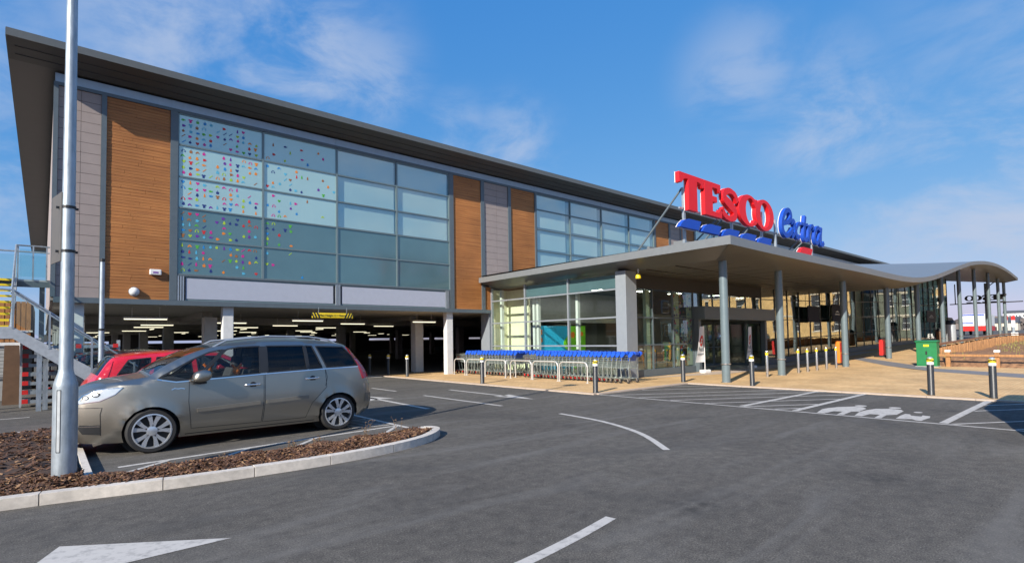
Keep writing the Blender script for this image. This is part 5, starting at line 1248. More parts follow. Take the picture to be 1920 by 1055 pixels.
# ------------------------------------------------------------------ shopping trolleys
PZ = .03
def make_trolley(label, handle='blue_plastic'):
    t = thing('shopping_trolley', label, 'trolley', (0, 0, 0), 'nested shopping trolleys')
    # local: handle at -y, nose at +y ; length 1.0
    def yz(y, k): return (.50 + .10 * (y + .45) / .9) if k == 0 else (.93 - .06 * (y + .45) / .9)      # basket bottom, basket rim height
    def hw(y, k): return (.26 - .05 * (y + .45) / .9) * (1 if k else .82)
    m = MB(); r = .0055
    for sg in (-1, 1):
        for i in range(13):
            y = -.42 + .85 * i / 12; m.tube([(sg * hw(y, 0), y, yz(y, 0)), (sg * hw(y, 1), y + .02, yz(y, 1))], r, 3, False)
        for k in (0, .2, .4, .6, .8, 1):
            P = [(sg * lerp(hw(y, 0), hw(y, 1), k), y + .02 * k, lerp(yz(y, 0), yz(y, 1), k)) for y in (-.43, 0, .44)]; m.tube(P, .008 if k == 1 else r, 4, False)
    for i in range(9):
        x = -1 + 2 * i / 8; m.tube([(x * hw(-.43, 0), -.43, yz(-.43, 0)), (x * hw(.43, 0), .43, yz(.43, 0))], r, 3, False); m.tube([(x * hw(.44, 0), .44, yz(.44, 0)), (x * hw(.44, 1), .46, yz(.44, 1))], r, 3, False)
        m.tube([(x * hw(-.43, 0), -.40, yz(-.43, 0) + .05), (x * hw(-.43, 1), -.43, yz(-.43, 1))], r, 3, False)
    for i in range(7): y = -.42 + .85 * i / 6; m.tube([(-hw(y, 0), y, yz(y, 0)), (hw(y, 0), y, yz(y, 0))], r, 3, False)
    for k in (.3, .65, 1): m.tube([(-lerp(hw(.44, 0), hw(.44, 1), k), .44 + .02 * k, lerp(yz(.44, 0), yz(.44, 1), k)), (lerp(hw(.44, 0), hw(.44, 1), k), .44 + .02 * k, lerp(yz(.44, 0), yz(.44, 1), k))], .006, 3, False)
    m.build('basket', M['trolley'], t, world=False, fixn=False)
    m = MB()
    for sg in (-1, 1):
        m.tube([(sg * .265, -.52, 1.0), (sg * .25, -.44, .90), (sg * .235, -.36, .52), (sg * .27, -.40, .20), (sg * .27, -.34, .155), (sg * .18, .38, .155), (sg * .175, .44, .13)], .0125, 6)
        m.tube([(sg * .235, -.30, .50), (sg * .19, .30, .57), (sg * .18, .20, .17)], .009, 5)
    for y, w, z in ((-.34, .27, .155), (.05, .22, .155), (.36, .185, .155), (-.36, .235, .52)): m.tube([(-w, y, z), (w, y, z)], .010, 5)
    m.build('chassis', M['trolley'], t, world=False, smooth=60, fixn=False)
    m = MB(); m.tube([(-.27, -.52, 1.0), (.27, -.52, 1.0)], .03, 8); m.box(-.12, .12, -.56, -.48, .95, 1.05)
    for sg in (-1, 1): m.prism([(-.58, .97), (-.56, 1.05), (-.47, 1.06), (-.38, .93), (-.40, .86), (-.50, .88)], 'x', sg * .255 - .035, sg * .255 + .035)
    m.build('handle', M[handle], t, world=False, bevel=.008)
    m = MB(); m.prism([(-.46, 1.0), (-.34, .74), (-.32, .745), (-.425, 1.03)], 'x', -.21, .21); m.build('child_seat', M[handle], t, world=False, bevel=.004)
    for x, y in ((-.265, -.34), (.265, -.34), (-.175, .42), (.175, .42)):
        m = MB(); m.lathe([(.0, -.016), (.058, -.016), (.062, 0), (.058, .016), (.0, .016)], (x, y - .02, .062), 'x', 12, False); c = m.build('caster', M['rubber'], t, world=False)
        m = MB(); m.prism([(y - .05, .06), (y + .01, .06), (y + .03, .15), (y - .02, .15)], 'x', x - .025, x - .018); m.prism([(y - .05, .06), (y + .01, .06), (y + .03, .15), (y - .02, .15)], 'x', x + .018, x + .025); m.build('fork', M['red' if y > 0 else 'steel'], c, world=False)
    m = MB(); m.box(-.14, .14, .468, .474, .70, .80); m.build('advert_plate', M['red'], t, world=False)
    return t
tro = make_trolley('end shopping trolley of the long blue handled row, nearest the corner pillar')
tro.location = (15.0, 11.5, PZ); tro.rotation_euler = (0, 0, .05)
def row(x, y0, y1, pitch, lab_first, lab, rz=0):
    n = int((y1 - y0) / pitch)
    for i in range(n):
        c = copy_tree(tro); c.location = (x + random.uniform(-.012, .012), y0 + i * pitch + random.uniform(-.01, .01), PZ); c.rotation_euler = (0, 0, rz + random.uniform(-.012, .012)); c['label'] = lab_first if i == 0 else lab
row(14.95, 11.76, 16.1, .195, 'second trolley from the free end of the long blue handled row', 'blue handled shopping trolley nested in the long row that ends by the corner pillar')
row(14.95, 17.2, 20.9, .21, 'end trolley of the row between the hoops and the undercroft column', 'blue handled shopping trolley nested in the row beside the undercroft column')
row(15.72, 14.4, 20.0, .23, 'end trolley of the back row along the lobby glass', 'blue handled shopping trolley nested in the back row along the lobby glass')
# racks of shallow trays standing under the stair
def tray_rack(x, y, w, lab):
    t = thing('tray_rack', lab, 'rack', (x, y, 0), 'racks of trays under the stair'); m = MB()
    for a in (-w / 2, w / 2):
        for d in (-.25, .25): m.box(a - .02, a + .02, d - .02, d + .02, 0, 1.72)
    m.build('upright', M['galv_matt'], t, world=False)
    for k in range(7):
        z = .10 + k * .235; m = MB(); m.box(-w / 2 + .025, w / 2 - .025, -.30, .30, z, z + .012); m.box(-w / 2 + .025, w / 2 - .025, -.31, -.298, z, z + .085); m.box(-w / 2 + .025, w / 2 - .025, .298, .31, z, z + .085); tr = m.build('tray', M['galv'], t, world=False)
        m = MB()
        for a in (-1, 1): m.box(a * (w / 2 - .09) - .06, a * (w / 2 - .09) + .06, -.325, -.3105, z + .0, z + .11)
        m.build('end_clip', M['red'], tr, world=False)
        if k % 2 == 0: m = MB(); m.box(-w / 2 + .2, w / 2 - .3, -.2, .2, z + .013, z + .13); m.build('stock', M['brown' if k else 'interior'], tr, world=False, bevel=.02)
tray_rack(.05, 19.2, .95, 'silver tray rack with red clips under the stair, next to the brown board')
tray_rack(1.15, 19.3, 1.0, 'silver tray rack with red clips under the stair, next to the slim pole')
tray_rack(.6, 20.0, 1.0, 'silver tray rack with red clips standing behind the two racks under the stair')
# hoops
HL = ['hoop rail next to the white undercroft column', 'second hoop rail from the white undercroft column', 'third hoop rail from the white undercroft column, before the gap', 'hoop rail set crosswise in the middle of the line', 'third hoop rail from the corner bollard, just past the gap', 'second hoop rail from the corner bollard, below the blue handles', 'hoop rail at the end of the line, behind the corner bollard']
def hoop(lab, x, y0, y1, cross=False):
    t = thing('hoop_rail', 'pale steel ' + lab, 'hoop rail', (x, (y0 + y1) / 2, PZ), 'steel hoops in front of the trolleys'); L = (y1 - y0) / 2; h = .70; r = .17
    P = [(-L, 0)] + [(-L + r - r * cos(a * pi / 12), h - r + r * sin(a * pi / 12)) for a in range(0, 7)] + [(L - r + r * sin(a * pi / 12), h - r + r * cos(a * pi / 12)) for a in range(0, 7)] + [(L, 0)]
    m = MB(); m.tube([((p[0] * .6, 0, p[1]) if cross else (0, p[0], p[1])) for p in P], .023, 10); m.build('rail', M['hoop'], t, world=False, smooth=60)
    m = MB()
    for s in (-1, 1): m.lathe([(.06, -.01), (.06, .012)], (s * L * .6 if cross else 0, 0 if cross else s * L, 0), n=14)
    m.build('base_plate', M['hoop'], t, world=False)
hoop(HL[0], 14.05, 19.39, 20.2); hoop(HL[1], 14.05, 18.02, 19.25); hoop(HL[2], 14.05, 16.6, 17.95); hoop(HL[3], 14.25, 16.1, 17.0, True); hoop(HL[4], 14.05, 15.1, 16.32); hoop(HL[5], 14.05, 13.7, 15.03); hoop(HL[6], 14.05, 12.3, 13.62)

# ------------------------------------------------------------------ bollards
def make_bollard():
    t = thing('black_bollard', '', 'bollard', (0, 0, 0), 'black bollards with yellow and white tops')
    m = MB(); m.lathe([(.078, -.02), (.078, .02), (.072, .03), (.072, .74), (.066, .75)], n=24); m.build('post', M['bollard'], t, world=False, smooth=40)
    m = MB(); m.lathe([(.0745, .75), (.0745, .815)], n=24); m.build('white_band', M['white'], t, world=False, smooth=40)
    m = MB(); m.lathe([(.0735, .816), (.0735, .885), (.06, .90)], n=24); yb_ = m.build('yellow_band', M['yellow'], t, world=False, smooth=40)
    m = MB()
    for k in range(14):
        a0, a1 = 2 * pi * k / 14, 2 * pi * (k + 1) / 14; h0, h1 = .835 + .028 * sin(a0), .835 + .028 * sin(a1); b = len(m.v); m.v += [(.0752 * cos(a0), .0752 * sin(a0), h0), (.0752 * cos(a1), .0752 * sin(a1), h1), (.0752 * cos(a1), .0752 * sin(a1), h1 + .03), (.0752 * cos(a0), .0752 * sin(a0), h0 + .03)]; m.face([b, b + 1, b + 2, b + 3])
    m.build('black_stripe', M['black'], yb_, world=False, fixn=False)
    m = MB(); m.lathe([(.058, .90), (.05, .93), (.02, .945), (.0, .946)], n=24, cap=False); m.build('cap', M['gutter'], t, world=False, smooth=50)
    return t
bo = make_bollard(); BL = [((11.72, 15.14), 'black bollard in front of the second hoop rail from the white column'), ((11.75, 10.0), 'black bollard at the outer paving corner in front of the nearest hoop'), ((11.95, 20.74), 'black bollard beside the car park mouth at the end of the paving'), ((11.98, 22.5), 'black bollard just inside the shadow of the car park mouth'), ((11.9, 24.2), 'black bollard deepest inside the car park mouth'), ((16.42, 10.1), 'black bollard at the inner paving corner below the lobby front glass'), ((16.45, 7.75), 'black bollard at the paving edge in front of the edge-on flag'), ((16.55, 3.35), 'black bollard in front of the green cabinet'), ((16.6, 2.2), 'black bollard in front of the brown planted bank, its foot touched by shadow')]
for i, ((x, y), lab) in enumerate(BL):
    c = bo if i == 0 else copy_tree(bo); c.location = (x, y, PZ); c['label'] = lab; c.rotation_euler = (random.uniform(-.012, .012), random.uniform(-.012, .012), random.uniform(0, 6))
t = thing('steel_bollard', '', 'bollard', (0, 0, 0), 'steel bollards with yellow bands')
m = MB(); m.lathe([(.05, 0), (.05, .93), (.042, .955), (.0, .957)], n=20, cap=False); m.build('post', M['steel'], t, world=False, smooth=40)
m = MB(); m.lathe([(.0525, .80), (.0525, .90)], n=20); m.build('yellow_band', M['yellow'], t, world=False, smooth=40)
for i, (x, lab) in enumerate([(20.2, 'first steel bollard, alone between the first two canopy columns'), (23.02, 'steel bollard right after the second canopy column'), (23.95, 'second steel bollard after the second canopy column'), (24.95, 'middle steel bollard of the five between the second and third columns'), (26.05, 'second steel bollard before the third canopy column'), (27.22, 'last steel bollard, next to the orange stand by the third column')]):
    c = t if i == 0 else copy_tree(t); c.location = (x, 8.95, PZ); c['label'] = lab

# ------------------------------------------------------------------ flags
def flag(x, y, rz, lab):
    t = thing('feather_flag', lab, 'flag', (x, y, PZ), 'white flags beside the doors', rz)
    m = MB(); P = [(-.20, -.15), (.20, -.15), (.32, 0), (.20, .15), (-.20, .15), (-.32, 0)]; m.prism(P, 'z', 0, .13); m.build('base', M['white'], t, world=False, bevel=.03)
    m = MB(); m.tube([(0, 0, .1), (0, 0, 1.98)], .016, 7); m.build('pole', M['white'], t, world=False)
    m = MB(); F = lambda u, v: (-.02 - (.60 - .36 * v) * u * (1 if v < .98 else .9), .03 * sin(u * 3 + v * 4), .45 + 1.5 * v)
    m.grid(F, 8, 14); n = len(m.v); q = len(m.f); m.v += [(a, b + .004, c) for a, b, c in m.v]
    for i in range(q): m.face([k + n for k in m.f[i]][::-1])
    o = m.build('cloth', M['white'], t, world=False, smooth=60, fixn=False)
    def onf(u, v, d): a = F(u, v); return (a[0], a[1] + d, a[2])
    for d in (-.006, .010):
        m = MB(); b = len(m.v); m.v += [onf(.5 + .40 * cos(k * pi / 12) * .9, .60 + .155 * sin(k * pi / 12), d) for k in range(24)]; m.face(range(24)); m.build('red_disc', M['red'], o, world=False, fixn=False)
        m = MB()
        for pts in ([(.34, .64), (.5, .67), (.66, .64), (.6, .60), (.42, .60)], [(.38, .56), (.5, .585), (.64, .56), (.6, .535), (.42, .535)]): b = len(m.v); m.v += [onf(u, v, d * 1.4) for u, v in pts]; m.face(range(b, b + 5))
        m.build('white_mark', M['white'], o, world=False, fixn=False)
        m = MB()
        for pts in ([(.03, .30), (.03, .42), (.55, .38), (.9, .44), (.9, .36), (.5, .31)], [(.03, .22), (.03, .25), (.95, .24), (.95, .20)]): b = len(m.v); m.v += [onf(u, v, d) for u, v in pts]; m.face(range(b, b + len(pts)))
        m.build('grey_band', M['gutter'], o, world=False, fixn=False)
flag(21.12, 11.95, -.1, 'white feather flag with red disc showing its full face beside the doors')
flag(25.3, 11.9, .05, 'white feather flag with red disc beside the doors, turned almost edge on')

# ------------------------------------------------------------------ green cabinet, stands, bins
t = thing('service_cabinet', 'green metal service cabinet with a yellow warning plate beside the timber rail', 'cabinet', (29.75, 6.08, terr(29.7) + .02))
m = MB(); m.box(-.25, .25, -.37, .37, .04, 1.10); m.build('body', M['green'], t, world=False, bevel=.012)
m = MB(); m.prism([(-.30, 1.10), (.30, 1.10), (.30, 1.14), (0, 1.18), (-.30, 1.14)], 'y', -.41, .41); m.build('lid', M['green'], t, world=False, bevel=.006)
m = MB(); m.box(-.262, -.251, -.345, -.005, .08, 1.05); m.box(-.262, -.251, .005, .345, .08, 1.05); d = m.build('door', M['green'], t, world=False, bevel=.004)
m = MB(); m.box(-.275, -.262, -.03, .03, .55, .70); m.build('handle', M['black'], d, world=False)
m = MB(); m.prism([(-.10, .90), (.10, .90), (.10, .99), (-.10, .99)], 'x', -.2655, -.2625); m.build('warning_plate', M['yellow'], d, world=False)
m = MB(); m.box(-.29, .29, -.41, .41, -.05, .04); m.build('base', M['concrete'], t, world=False)
def stand(lab, x, y, h, w, mats, hasdark):
    t = thing('display_stand', lab, 'display stand', (x, y, terr(x) + PZ)); m = MB(); m.lathe([(.42, 0), (.42, .03), (.34, .09), (.0, .09)], n=22, cap=False); m.build('base', M['rubber'], t, world=False, smooth=40)
    m = MB(); m.box(-w / 2, w / 2, -.09, .09, .08, h); m.build('panel', M[mats[0]], t, world=False, bevel=.02)
    m = MB(); m.box(-w * .40, w * .40, -.096, -.0905, h * .55, h * .93); m.box(-w * .3, w * .3, -.096, -.0905, h * .12, h * .45); m.build('poster', M[mats[1]], t, world=False)
    if hasdark: m = MB(); m.box(-w / 2 - .04, w / 2 + .04, -.12, .12, h, h + .12); m.build('hood', M['black'], t, world=False, bevel=.02)
stand('orange and red poster stand on a dark round base by the third column', 29.72, 9.6, 1.15, .5, ('orange', 'red'), False)
stand('red stand with black hood on a dark round base by the fourth column', 36.6, 9.6, 1.0, .55, ('red', 'sign_red'), True)
def bin_(lab, x, y, mat, h=1.0, r=.24):
    t = thing('litter_bin', lab, 'bin', (x, y, terr(x) + PZ)); m = MB(); m.lathe([(r, 0), (r, h * .8), (r * .97, h * .82)], n=20); m.build('drum', M[mat], t, world=False, smooth=40); m = MB(); m.lathe([(r * 1.06, h * .82), (r * 1.06, h * .9), (r * .7, h), (0, h * 1.01)], n=20, cap=False); m.build('lid', M['black'], t, world=False, smooth=40)
a = onY(1782, 640, 10.5); bin_('grey round litter bin by the glass near the far columns', a[0], 10.5, 'galv_matt', 1.9, .42)
a = onY(1765, 645, 9.6); bin_('brown litter bin next to the column behind the green cabinet', a[0], 9.6, 'brown', 1.3, .3)
# ------------------------------------------------------------------ planted bank, log palisade, knee rail
bk = MB()
def bank(u, v):
    x = 29.9 + 42 * u; y = lerp(-14, 6.05, v); z = terr(x) + .05 + v ** 2 * interp([(29.9, .3), (33, .42), (38, .22), (42, .10), (60, .03)], x) + .04 * sin(x * 2.1 + y) * sin(y * 1.7)
    return (x, y, z if u > .005 else terr(x) - .02)
bk.grid(bank, 60, 36); tag(bk.build('planted_bank', M['bed'], smooth=60, fixn=False), kind='structure')
gr = MB()
for _ in range(9000):
    u, v = random.random() ** .7, random.random(); p = bank(u, v)
    if p[1] < -6 or sin(p[0] * .7 + p[1] * .9) + sin(p[0] * .31 - p[1] * 1.3) < .15 - .8 * (u > .35): continue
    h = random.uniform(.05, .2); a = random.uniform(0, 6.28); b = len(gr.v); w_ = .02
    gr.v += [(p[0] - w_ * cos(a), p[1] - w_ * sin(a), p[2] - .01), (p[0] + w_ * cos(a), p[1] + w_ * sin(a), p[2] - .01), (p[0] + .05 * sin(a), p[1] - .05 * cos(a), p[2] + h)]; gr.face([b, b + 1, b + 2])
tag(gr.build('rough_grass', M['grassy'], fixn=False), 'patchy yellow green grass on the brown bank', 'grass', kind='stuff')
t = thing('log_palisade', 'orange timber log palisade with a dark handrail climbing behind the planted bank', 'palisade', (30.2, 6.2, 0))
m = MB(); x = 30.3
while x < 72:
    y = 6.2 + .0 * x; zt_ = terr(x) + interp([(29, .72), (33, .80), (42, .72), (56, .62), (72, .35)], x); r = random.uniform(.10, .125); q_ = random.uniform(-.05, .03); m.lathe([(r, terr(x) - .1), (r, zt_ - .02 + q_), (r * .8, zt_ + q_)], (x, y + random.uniform(-.02, .02), 0), n=9); x += .30
m.build('log', M['timber'], t, smooth=50)
m = MB(); pts = [(x, 6.2, terr(x) + interp([(29, .72), (33, .80), (42, .72), (56, .62), (72, .35)], x) + .13) for x in range(30, 73, 2)]
m.strip([(p[0], p[2] + .03) for p in pts], [(p[0], p[2] - .04) for p in pts], lambda p, s: (p[0], 6.08 if not s else 6.32, p[1])); m.build('handrail', M['timber_rail'], t)
t = thing('knee_rail', 'low timber knee rail with square posts in front of the planted bank', 'knee rail', (30.0, 5.4, 0))
for k in range(9):
    y = 5.42 - k * 1.62; m = MB(); m.box(29.92, 30.08, y - .08, y + .08, -.1, .70); c = m.build('post', M['timber'], t, bevel=.012)
    m = MB(); m.box(29.90, 30.10, y - .1, y + .1, .705, .80); m.build('post_cap', M['white'], c, bevel=.02)
m = MB(); m.box(29.86, 29.917, -8, 5.8, .52, .62); m.build('rail', M['timber'], t, bevel=.01)

# ------------------------------------------------------------------ lamp post, its plate, and the slim pole
t = thing('lamp_post', 'tall galvanised lamp post standing in the mulch bed in front of the people carrier', 'lamp post', (.20, 7.88, .09))
m = MB(); m.lathe([(.113, -.1), (.113, 1.02), (.109, 1.06), (.072, 1.18), (.066, 1.22), (.055, 4.5), (.046, 6.7), (.046, 7.0)], n=32); m.build('shaft', M['galv'], t, world=False, smooth=40)
m = MB()
for k in range(12): a = -2.15 + k * .0; 
P = [(cos(a) * .1142, sin(a) * .1142) for a in (-2.28, -2.18, -2.08, -1.98)]
m.v += [(p[0], p[1], z) for z in (.32, .98) for p in P]
for i in range(3): m.face([i, i + 1, 5 + i, 4 + i])
m.build('service_door', M['galv_matt'], t, world=False, fixn=False)
m = MB(); D = [(-2.29, .31, .99), (-1.97, .31, .99)]
for a in (-2.29, -1.97): m.tube([(cos(a) * .1135, sin(a) * .1135, .31), (cos(a) * .1135, sin(a) * .1135, .99)], .0035, 4)
for z in (.31, .99): m.tube([(cos(a) * .1135, sin(a) * .1135, z) for a in (-2.29, -2.18, -2.08, -1.97)], .0035, 4)
m.build('door_gap', M['black'], t, world=False)
m = MB(); m.tube([(0, 0, 6.95), (.1, .05, 7.05), (.5, .2, 7.1)], .03, 8); m.build('arm', M['galv'], t, world=False, smooth=60)
m = MB(); m.lathe([(.05, 7.22), (.2, 7.20), (.24, 7.12), (.20, 7.06), (.0, 7.05)], (.62, .25, 0), n=18, cap=False); m.build('lantern', M['gutter'], t, world=False, smooth=50)
t = thing('traffic_sign', 'grey back of a sign plate strapped to the tall lamp post, seen almost edge on', 'sign', (.20, 7.88, 2.4))
m = MB(); m.prism([(-.068, -.02), (-.060, -.022), (-.135, .40), (-.143, .398)], 'z', .12, .90); m.build('plate', M['plate'], t, world=False)
m = MB()
for z in (.22, .72): m = MB(); m.lathe([(.068, z), (.068, z + .03)], n=16); m.box(-.11, .09, .05, .066, z + .002, z + .028); m.build('strap', M['black'], t, world=False)
t = thing('slim_pole', 'slim galvanised pole rising behind the bonnet of the people carrier', 'pole', (.99, 15.2, 0))
m = MB(); m.lathe([(.055, 0), (.055, 1.9), (.05, 1.94), (.046, 3.45)], n=16); m.build('shaft', M['galv'], t, world=False, smooth=40); m = MB(); m.lathe([(.05, 3.45), (.05, 3.52), (.0, 3.53)], n=16, cap=False); m.lathe([(.058, 1.9), (.058, 1.95)], n=16); m.build('cap', M['black'], t, world=False)

# ------------------------------------------------------------------ outside stair
st_ = thing('stair', 'galvanised outside stair with glass balustrades climbing to a landing by the building corner', 'stair', (1.9, 17.6, 0))
def sp(name, mb, mat, **k): return mb.build(name, mat, st_, **k)
y0s, y1s = 17.55, 18.75
x_b, x_t, z_t = 2.05, -.55, 1.95        # foot and half landing
n = 11
for yy in (y0s, y1s):
    m = MB(); m.prism([(x_b, .02), (x_b - .12, .32), (x_t - .0, z_t + .10), (x_t - 1.3, z_t + .10), (x_t - 1.3, z_t - .18), (x_t - .0, z_t - .18), (x_b - .35, .02)], 'y', yy - .03, yy + .03); sp('stringer', m, M['galv_matt'])
for i in range(n):
    f = (i + 1) / n; x = lerp(x_b, x_t, f); z = lerp(0, z_t, f); m = MB(); m.box(x, x + .28, y0s + .03, y1s - .03, z - .04, z); tr_ = sp('tread', m, M['galv_matt']); m = MB(); m.box(x + .24, x + .282, y0s + .04, y1s - .04, z + .0005, z + .004); m.build('nosing', M['yellow'], tr_)
m = MB(); m.box(x_t - 1.3, x_t, y0s + .03, y1s, z_t - .05, z_t); sp('landing', m, M['galv_matt'])
m = MB()
for x, y in ((-.06, 17.64), (.06, 17.86)): m.box(x - .05, x + .05, y - .05, y + .05, 0, lerp(0, z_t, (x_b - x) / (x_b - x_t)) - .1); sp('support_post', m, M['galv']); m = MB()
for y in (17.6, 18.6): m = MB(); m.box(x_t - 1.26, x_t - 1.14, y, y + .12, 0, z_t); sp('support_post', m, M['galv'])
def zl(x): return lerp(0, z_t, (x_b - x) / (x_b - x_t))
m = MB(); m.tube([(x_b - .1, 17.56, .98), (x_t, 17.56, z_t + .98), (x_t - 1.25, 17.56, z_t + 1.05)], .024, 8); m.tube([(x_b - .1, 18.72, .98), (x_t, 18.72, z_t + .98)], .024, 8); sp('handrail', m, M['galv'], smooth=60)
m = MB()
for x in (1.85, .95, .12, -.55): m.box(x - .02, x + .02, 17.51, 17.55, zl(x) + .06, zl(x) + .97)
sp('baluster', m, M['galv'])
for a, c in ((1.8, 1.0), (.9, .17), (.07, -.5)):
    m = MB(); m.prism([(a, zl(a) + .22), (c, zl(c) + .22), (c, zl(c) + .88), (a, zl(a) + .88)], 'y', 17.555, 17.565); sp('glass_panel', m, M['gl_rail'])
# upper flight going back to the landing at the building's flank
ux0, ux1, uy0, uy1, uz1 = -1.75, -.62, 18.8, 21.0, 3.5
for xx in (ux0, ux1):
    m = MB(); m.prism([(uy0 - .1, z_t - .18), (uy0 - .1, z_t + .12), (uy1, uz1 + .06), (uy1, uz1 - .25)], 'x', xx - .03, xx + .03); sp('stringer', m, M['galv_matt'])
for i in range(9):
    f = (i + 1) / 9; y = lerp(uy0, uy1, f); z = lerp(z_t, uz1, f); m = MB(); m.box(ux0 + .03, ux1 - .03, y - .25, y, z - .04, z); tr_ = sp('tread', m, M['galv_matt']); m = MB(); m.box(ux0 + .05, ux1 - .05, y - .256, y - .25, z - .06, z + .0); m.build('nosing', M['yellow'], tr_)
m = MB(); m.box(ux0, .13, uy1, uy1 + 1.4, uz1 - .03, uz1 + .02); sp('landing', m, M['galv_matt'])
m = MB(); m.box(ux0, .13, uy1 + .0, uy1 + .06, uz1 - .20, uz1 - .031); m.box(-.1, .02, uy1 + .07, uy1 + .2, 0, uz1 - .04); m.box(-1.7, -1.58, uy1 + .07, uy1 + .2, 0, uz1 - .04); sp('landing_beam', m, M['grey_trim'])
m = MB(); m.tube([(ux1, uy0, z_t + 1.0), (ux1, uy1, uz1 + 1.0), (.12, uy1, uz1 + 1.0)], .024, 8); m.tube([(ux0, uy0, z_t + 1.0), (ux0, uy1 + .1, uz1 + 1.05), (ux0, uy1 + 1.35, uz1 + 1.0), (.12, uy1 + 1.35, uz1 + 1.0)], .024, 8); sp('handrail', m, M['galv'], smooth=60)
m = MB(); m.prism([(uy0, z_t + .12), (uy1, uz1 + .12), (uy1, uz1 + .9), (uy0, z_t + .9)], 'x', ux1 - .005, ux1 + .005); sp('glass_panel', m, M['gl_rail'])
m = MB(); m.box(ux1 + .08, .05, uy1 + .0, uy1 + .01, uz1 + .1, uz1 + .9); sp('glass_panel', m, M['gl_rail'])
m = MB(); m.box(ux0 + .1, .05, uy1 + 1.35, uy1 + 1.36, uz1 + .1, uz1 + .9); sp('glass_panel', m, M['gl_rail'])
m = MB()
for x in (-.58, -.25, .05): m.box(x - .018, x + .018, uy1 - .04, uy1 - .005, uz1, uz1 + .98)
sp('baluster', m, M['galv'])
# ------------------------------------------------------------------ timber clad yard wall and doors at far left
t = thing('yard_building', 'low service building with orange vertical timber boards over grey shutters beyond the stair', 'outbuilding', (-4, 27, 0))
m = MB(); m.box(-16, -.3, 27.1, 34, 0, 3.2); m.build('wall', M['darkwall'], t)
m = MB(); x = -16
while x < -.35: m.box(x, x + .13, 27.0 + random.uniform(-.01, .01), 27.09, 1.75, 3.25 + random.uniform(0, .0)); x += .145
m.build('timber_board', M['board_orange'], t)
m = MB(); m.box(-16, -.3, 26.96, 27.05, 1.62, 1.74); m.box(-16, -.3, 26.98, 27.0, 2.12, 2.18)
for x in (-.7, -1.9, -2.6, -4.2, -6): m.box(x - .09, x + .09, 26.9, 27.05, 0, 1.62)
m.build('white_frame', M['white'], t)
m = MB()
for a, c in ((-1.8, -.8), (-2.5, -2.0), (-4.1, -2.7), (-5.9, -4.3)):
    for k in range(12): m.box(a, c, 27.02, 27.08, .04 + k * .13, .155 + k * .13)
m.build('shutter', M['concrete'], t)
t = thing('timber_stack', 'brown board panel leaning upright beside the tray racks', 'panel', (-.62, 20.2, 0)); m = MB(); m.prism([(-.20, 0), (.20, 0), (.13, 1.62), (-.17, 1.62)], 'y', -.06, .06); m.build('board', M['brown'], t, world=False); m = MB(); m.box(-.2, .2, .07, .1, .3, .4); m.box(-.18, .18, .07, .1, 1.1, 1.2); m.build('batten', M['timber_rail'], t, world=False)
t = thing('low_wall', 'low grey concrete wall in front of the timber boarded service building', 'wall', (-3.5, 22, 0)); m = MB(); m.box(-12, -.75, 22, 22.2, 0, .62); m.build('block', M['concrete'], t); m = MB(); m.box(-12, -.72, 21.97, 22.23, .62, .70); m.build('coping', M['greyslab'], t)

# ------------------------------------------------------------------ things beyond the lobby on the right
def bx(lab, name, cat, u0, u1, v0, v1, x, dep, cols, extra=None):
    a, c = onX(u0, v0, x), onX(u1, v1, x); t = thing(name, lab, cat, (x, (a[1] + c[1]) / 2, terr(x))); w = abs(a[1] - c[1]) / 2; z1, z0 = a[2] - terr(x), max(0, c[2] - terr(x)); return t, w, z0, z1
t, w_, z0, z1 = bx('white lorry body with a red skirt seen through the far columns', 'lorry', 'lorry', 1800, 1852, 590, 645, 118, 3, None)
m = MB(); m.box(-1.3, 8, -w_, w_, 1.5, z1); m.build('box_body', M['white'], t, world=False, bevel=.05)
m = MB(); m.box(-1.32, 8, -w_ - .02, w_ + .02, .7, 1.495); m.build('skirt', M['red'], t, world=False)
m = MB(); m.box(-1.32, -1.305, -w_ * .1, w_ * .8, z1 * .55, z1 * .6); m.box(-1.32, -1.305, -w_ * .96, w_ * .96, z1 * .93, z1 * .985); m.build('blue_stripe', M['sign_blue'], t, world=False)
for s in (-1, 1):
    for x in (0, 6.5): m = MB(); m.lathe([(.5, -.15), (.5, .15)], (x, s * (w_ - .3), .5), 'y', 18); m.build('wheel', M['rubber'], t, world=False)
for i, (u0, u1, lab) in enumerate([(1883, 1890, 'red and white totem sign on the far slope, the one nearer the lorry'), (1896, 1904, 'red and white totem sign on the far slope, the one farther from the lorry')]):
    t, w_, z0, z1 = bx(lab, 'totem_sign', 'sign', u0, u1, 592, 613, 170, 1, None); m = MB(); m.box(-.3, .3, -w_, w_, z0, z0 + (z1 - z0) * .62); m.build('white_face', M['white'], t, world=False); m = MB(); m.box(-.32, .32, -w_ - .02, w_ + .02, z0 + (z1 - z0) * .62, z1); m.build('red_face', M['red'], t, world=False); m = MB(); m.box(-.15, .15, -.2, .2, 0, z0); m.build('leg', M['galv'], t, world=False)
t, w_, z0, z1 = bx('white notice board with a dark emblem behind the palisade', 'notice_board', 'sign', 1896, 1910, 623, 634, 82, 1, None)
m = MB(); m.box(-.05, .05, -w_, w_, z0, z1); m.build('board', M['white'], t, world=False); m = MB(); m.box(-.06, -.052, -w_ * .2, w_ * .2, lerp(z0, z1, .6), lerp(z0, z1, .85)); m.box(-.06, -.052, -w_ * .6, w_ * .6, lerp(z0, z1, .2), lerp(z0, z1, .4)); m.build('emblem', M['navy'], t, world=False); m = MB(); m.box(-.04, .04, -w_ * .8, -w_ * .7, 0, z0); m.box(-.04, .04, w_ * .7, w_ * .8, 0, z0); m.build('leg', M['galv'], t, world=False)
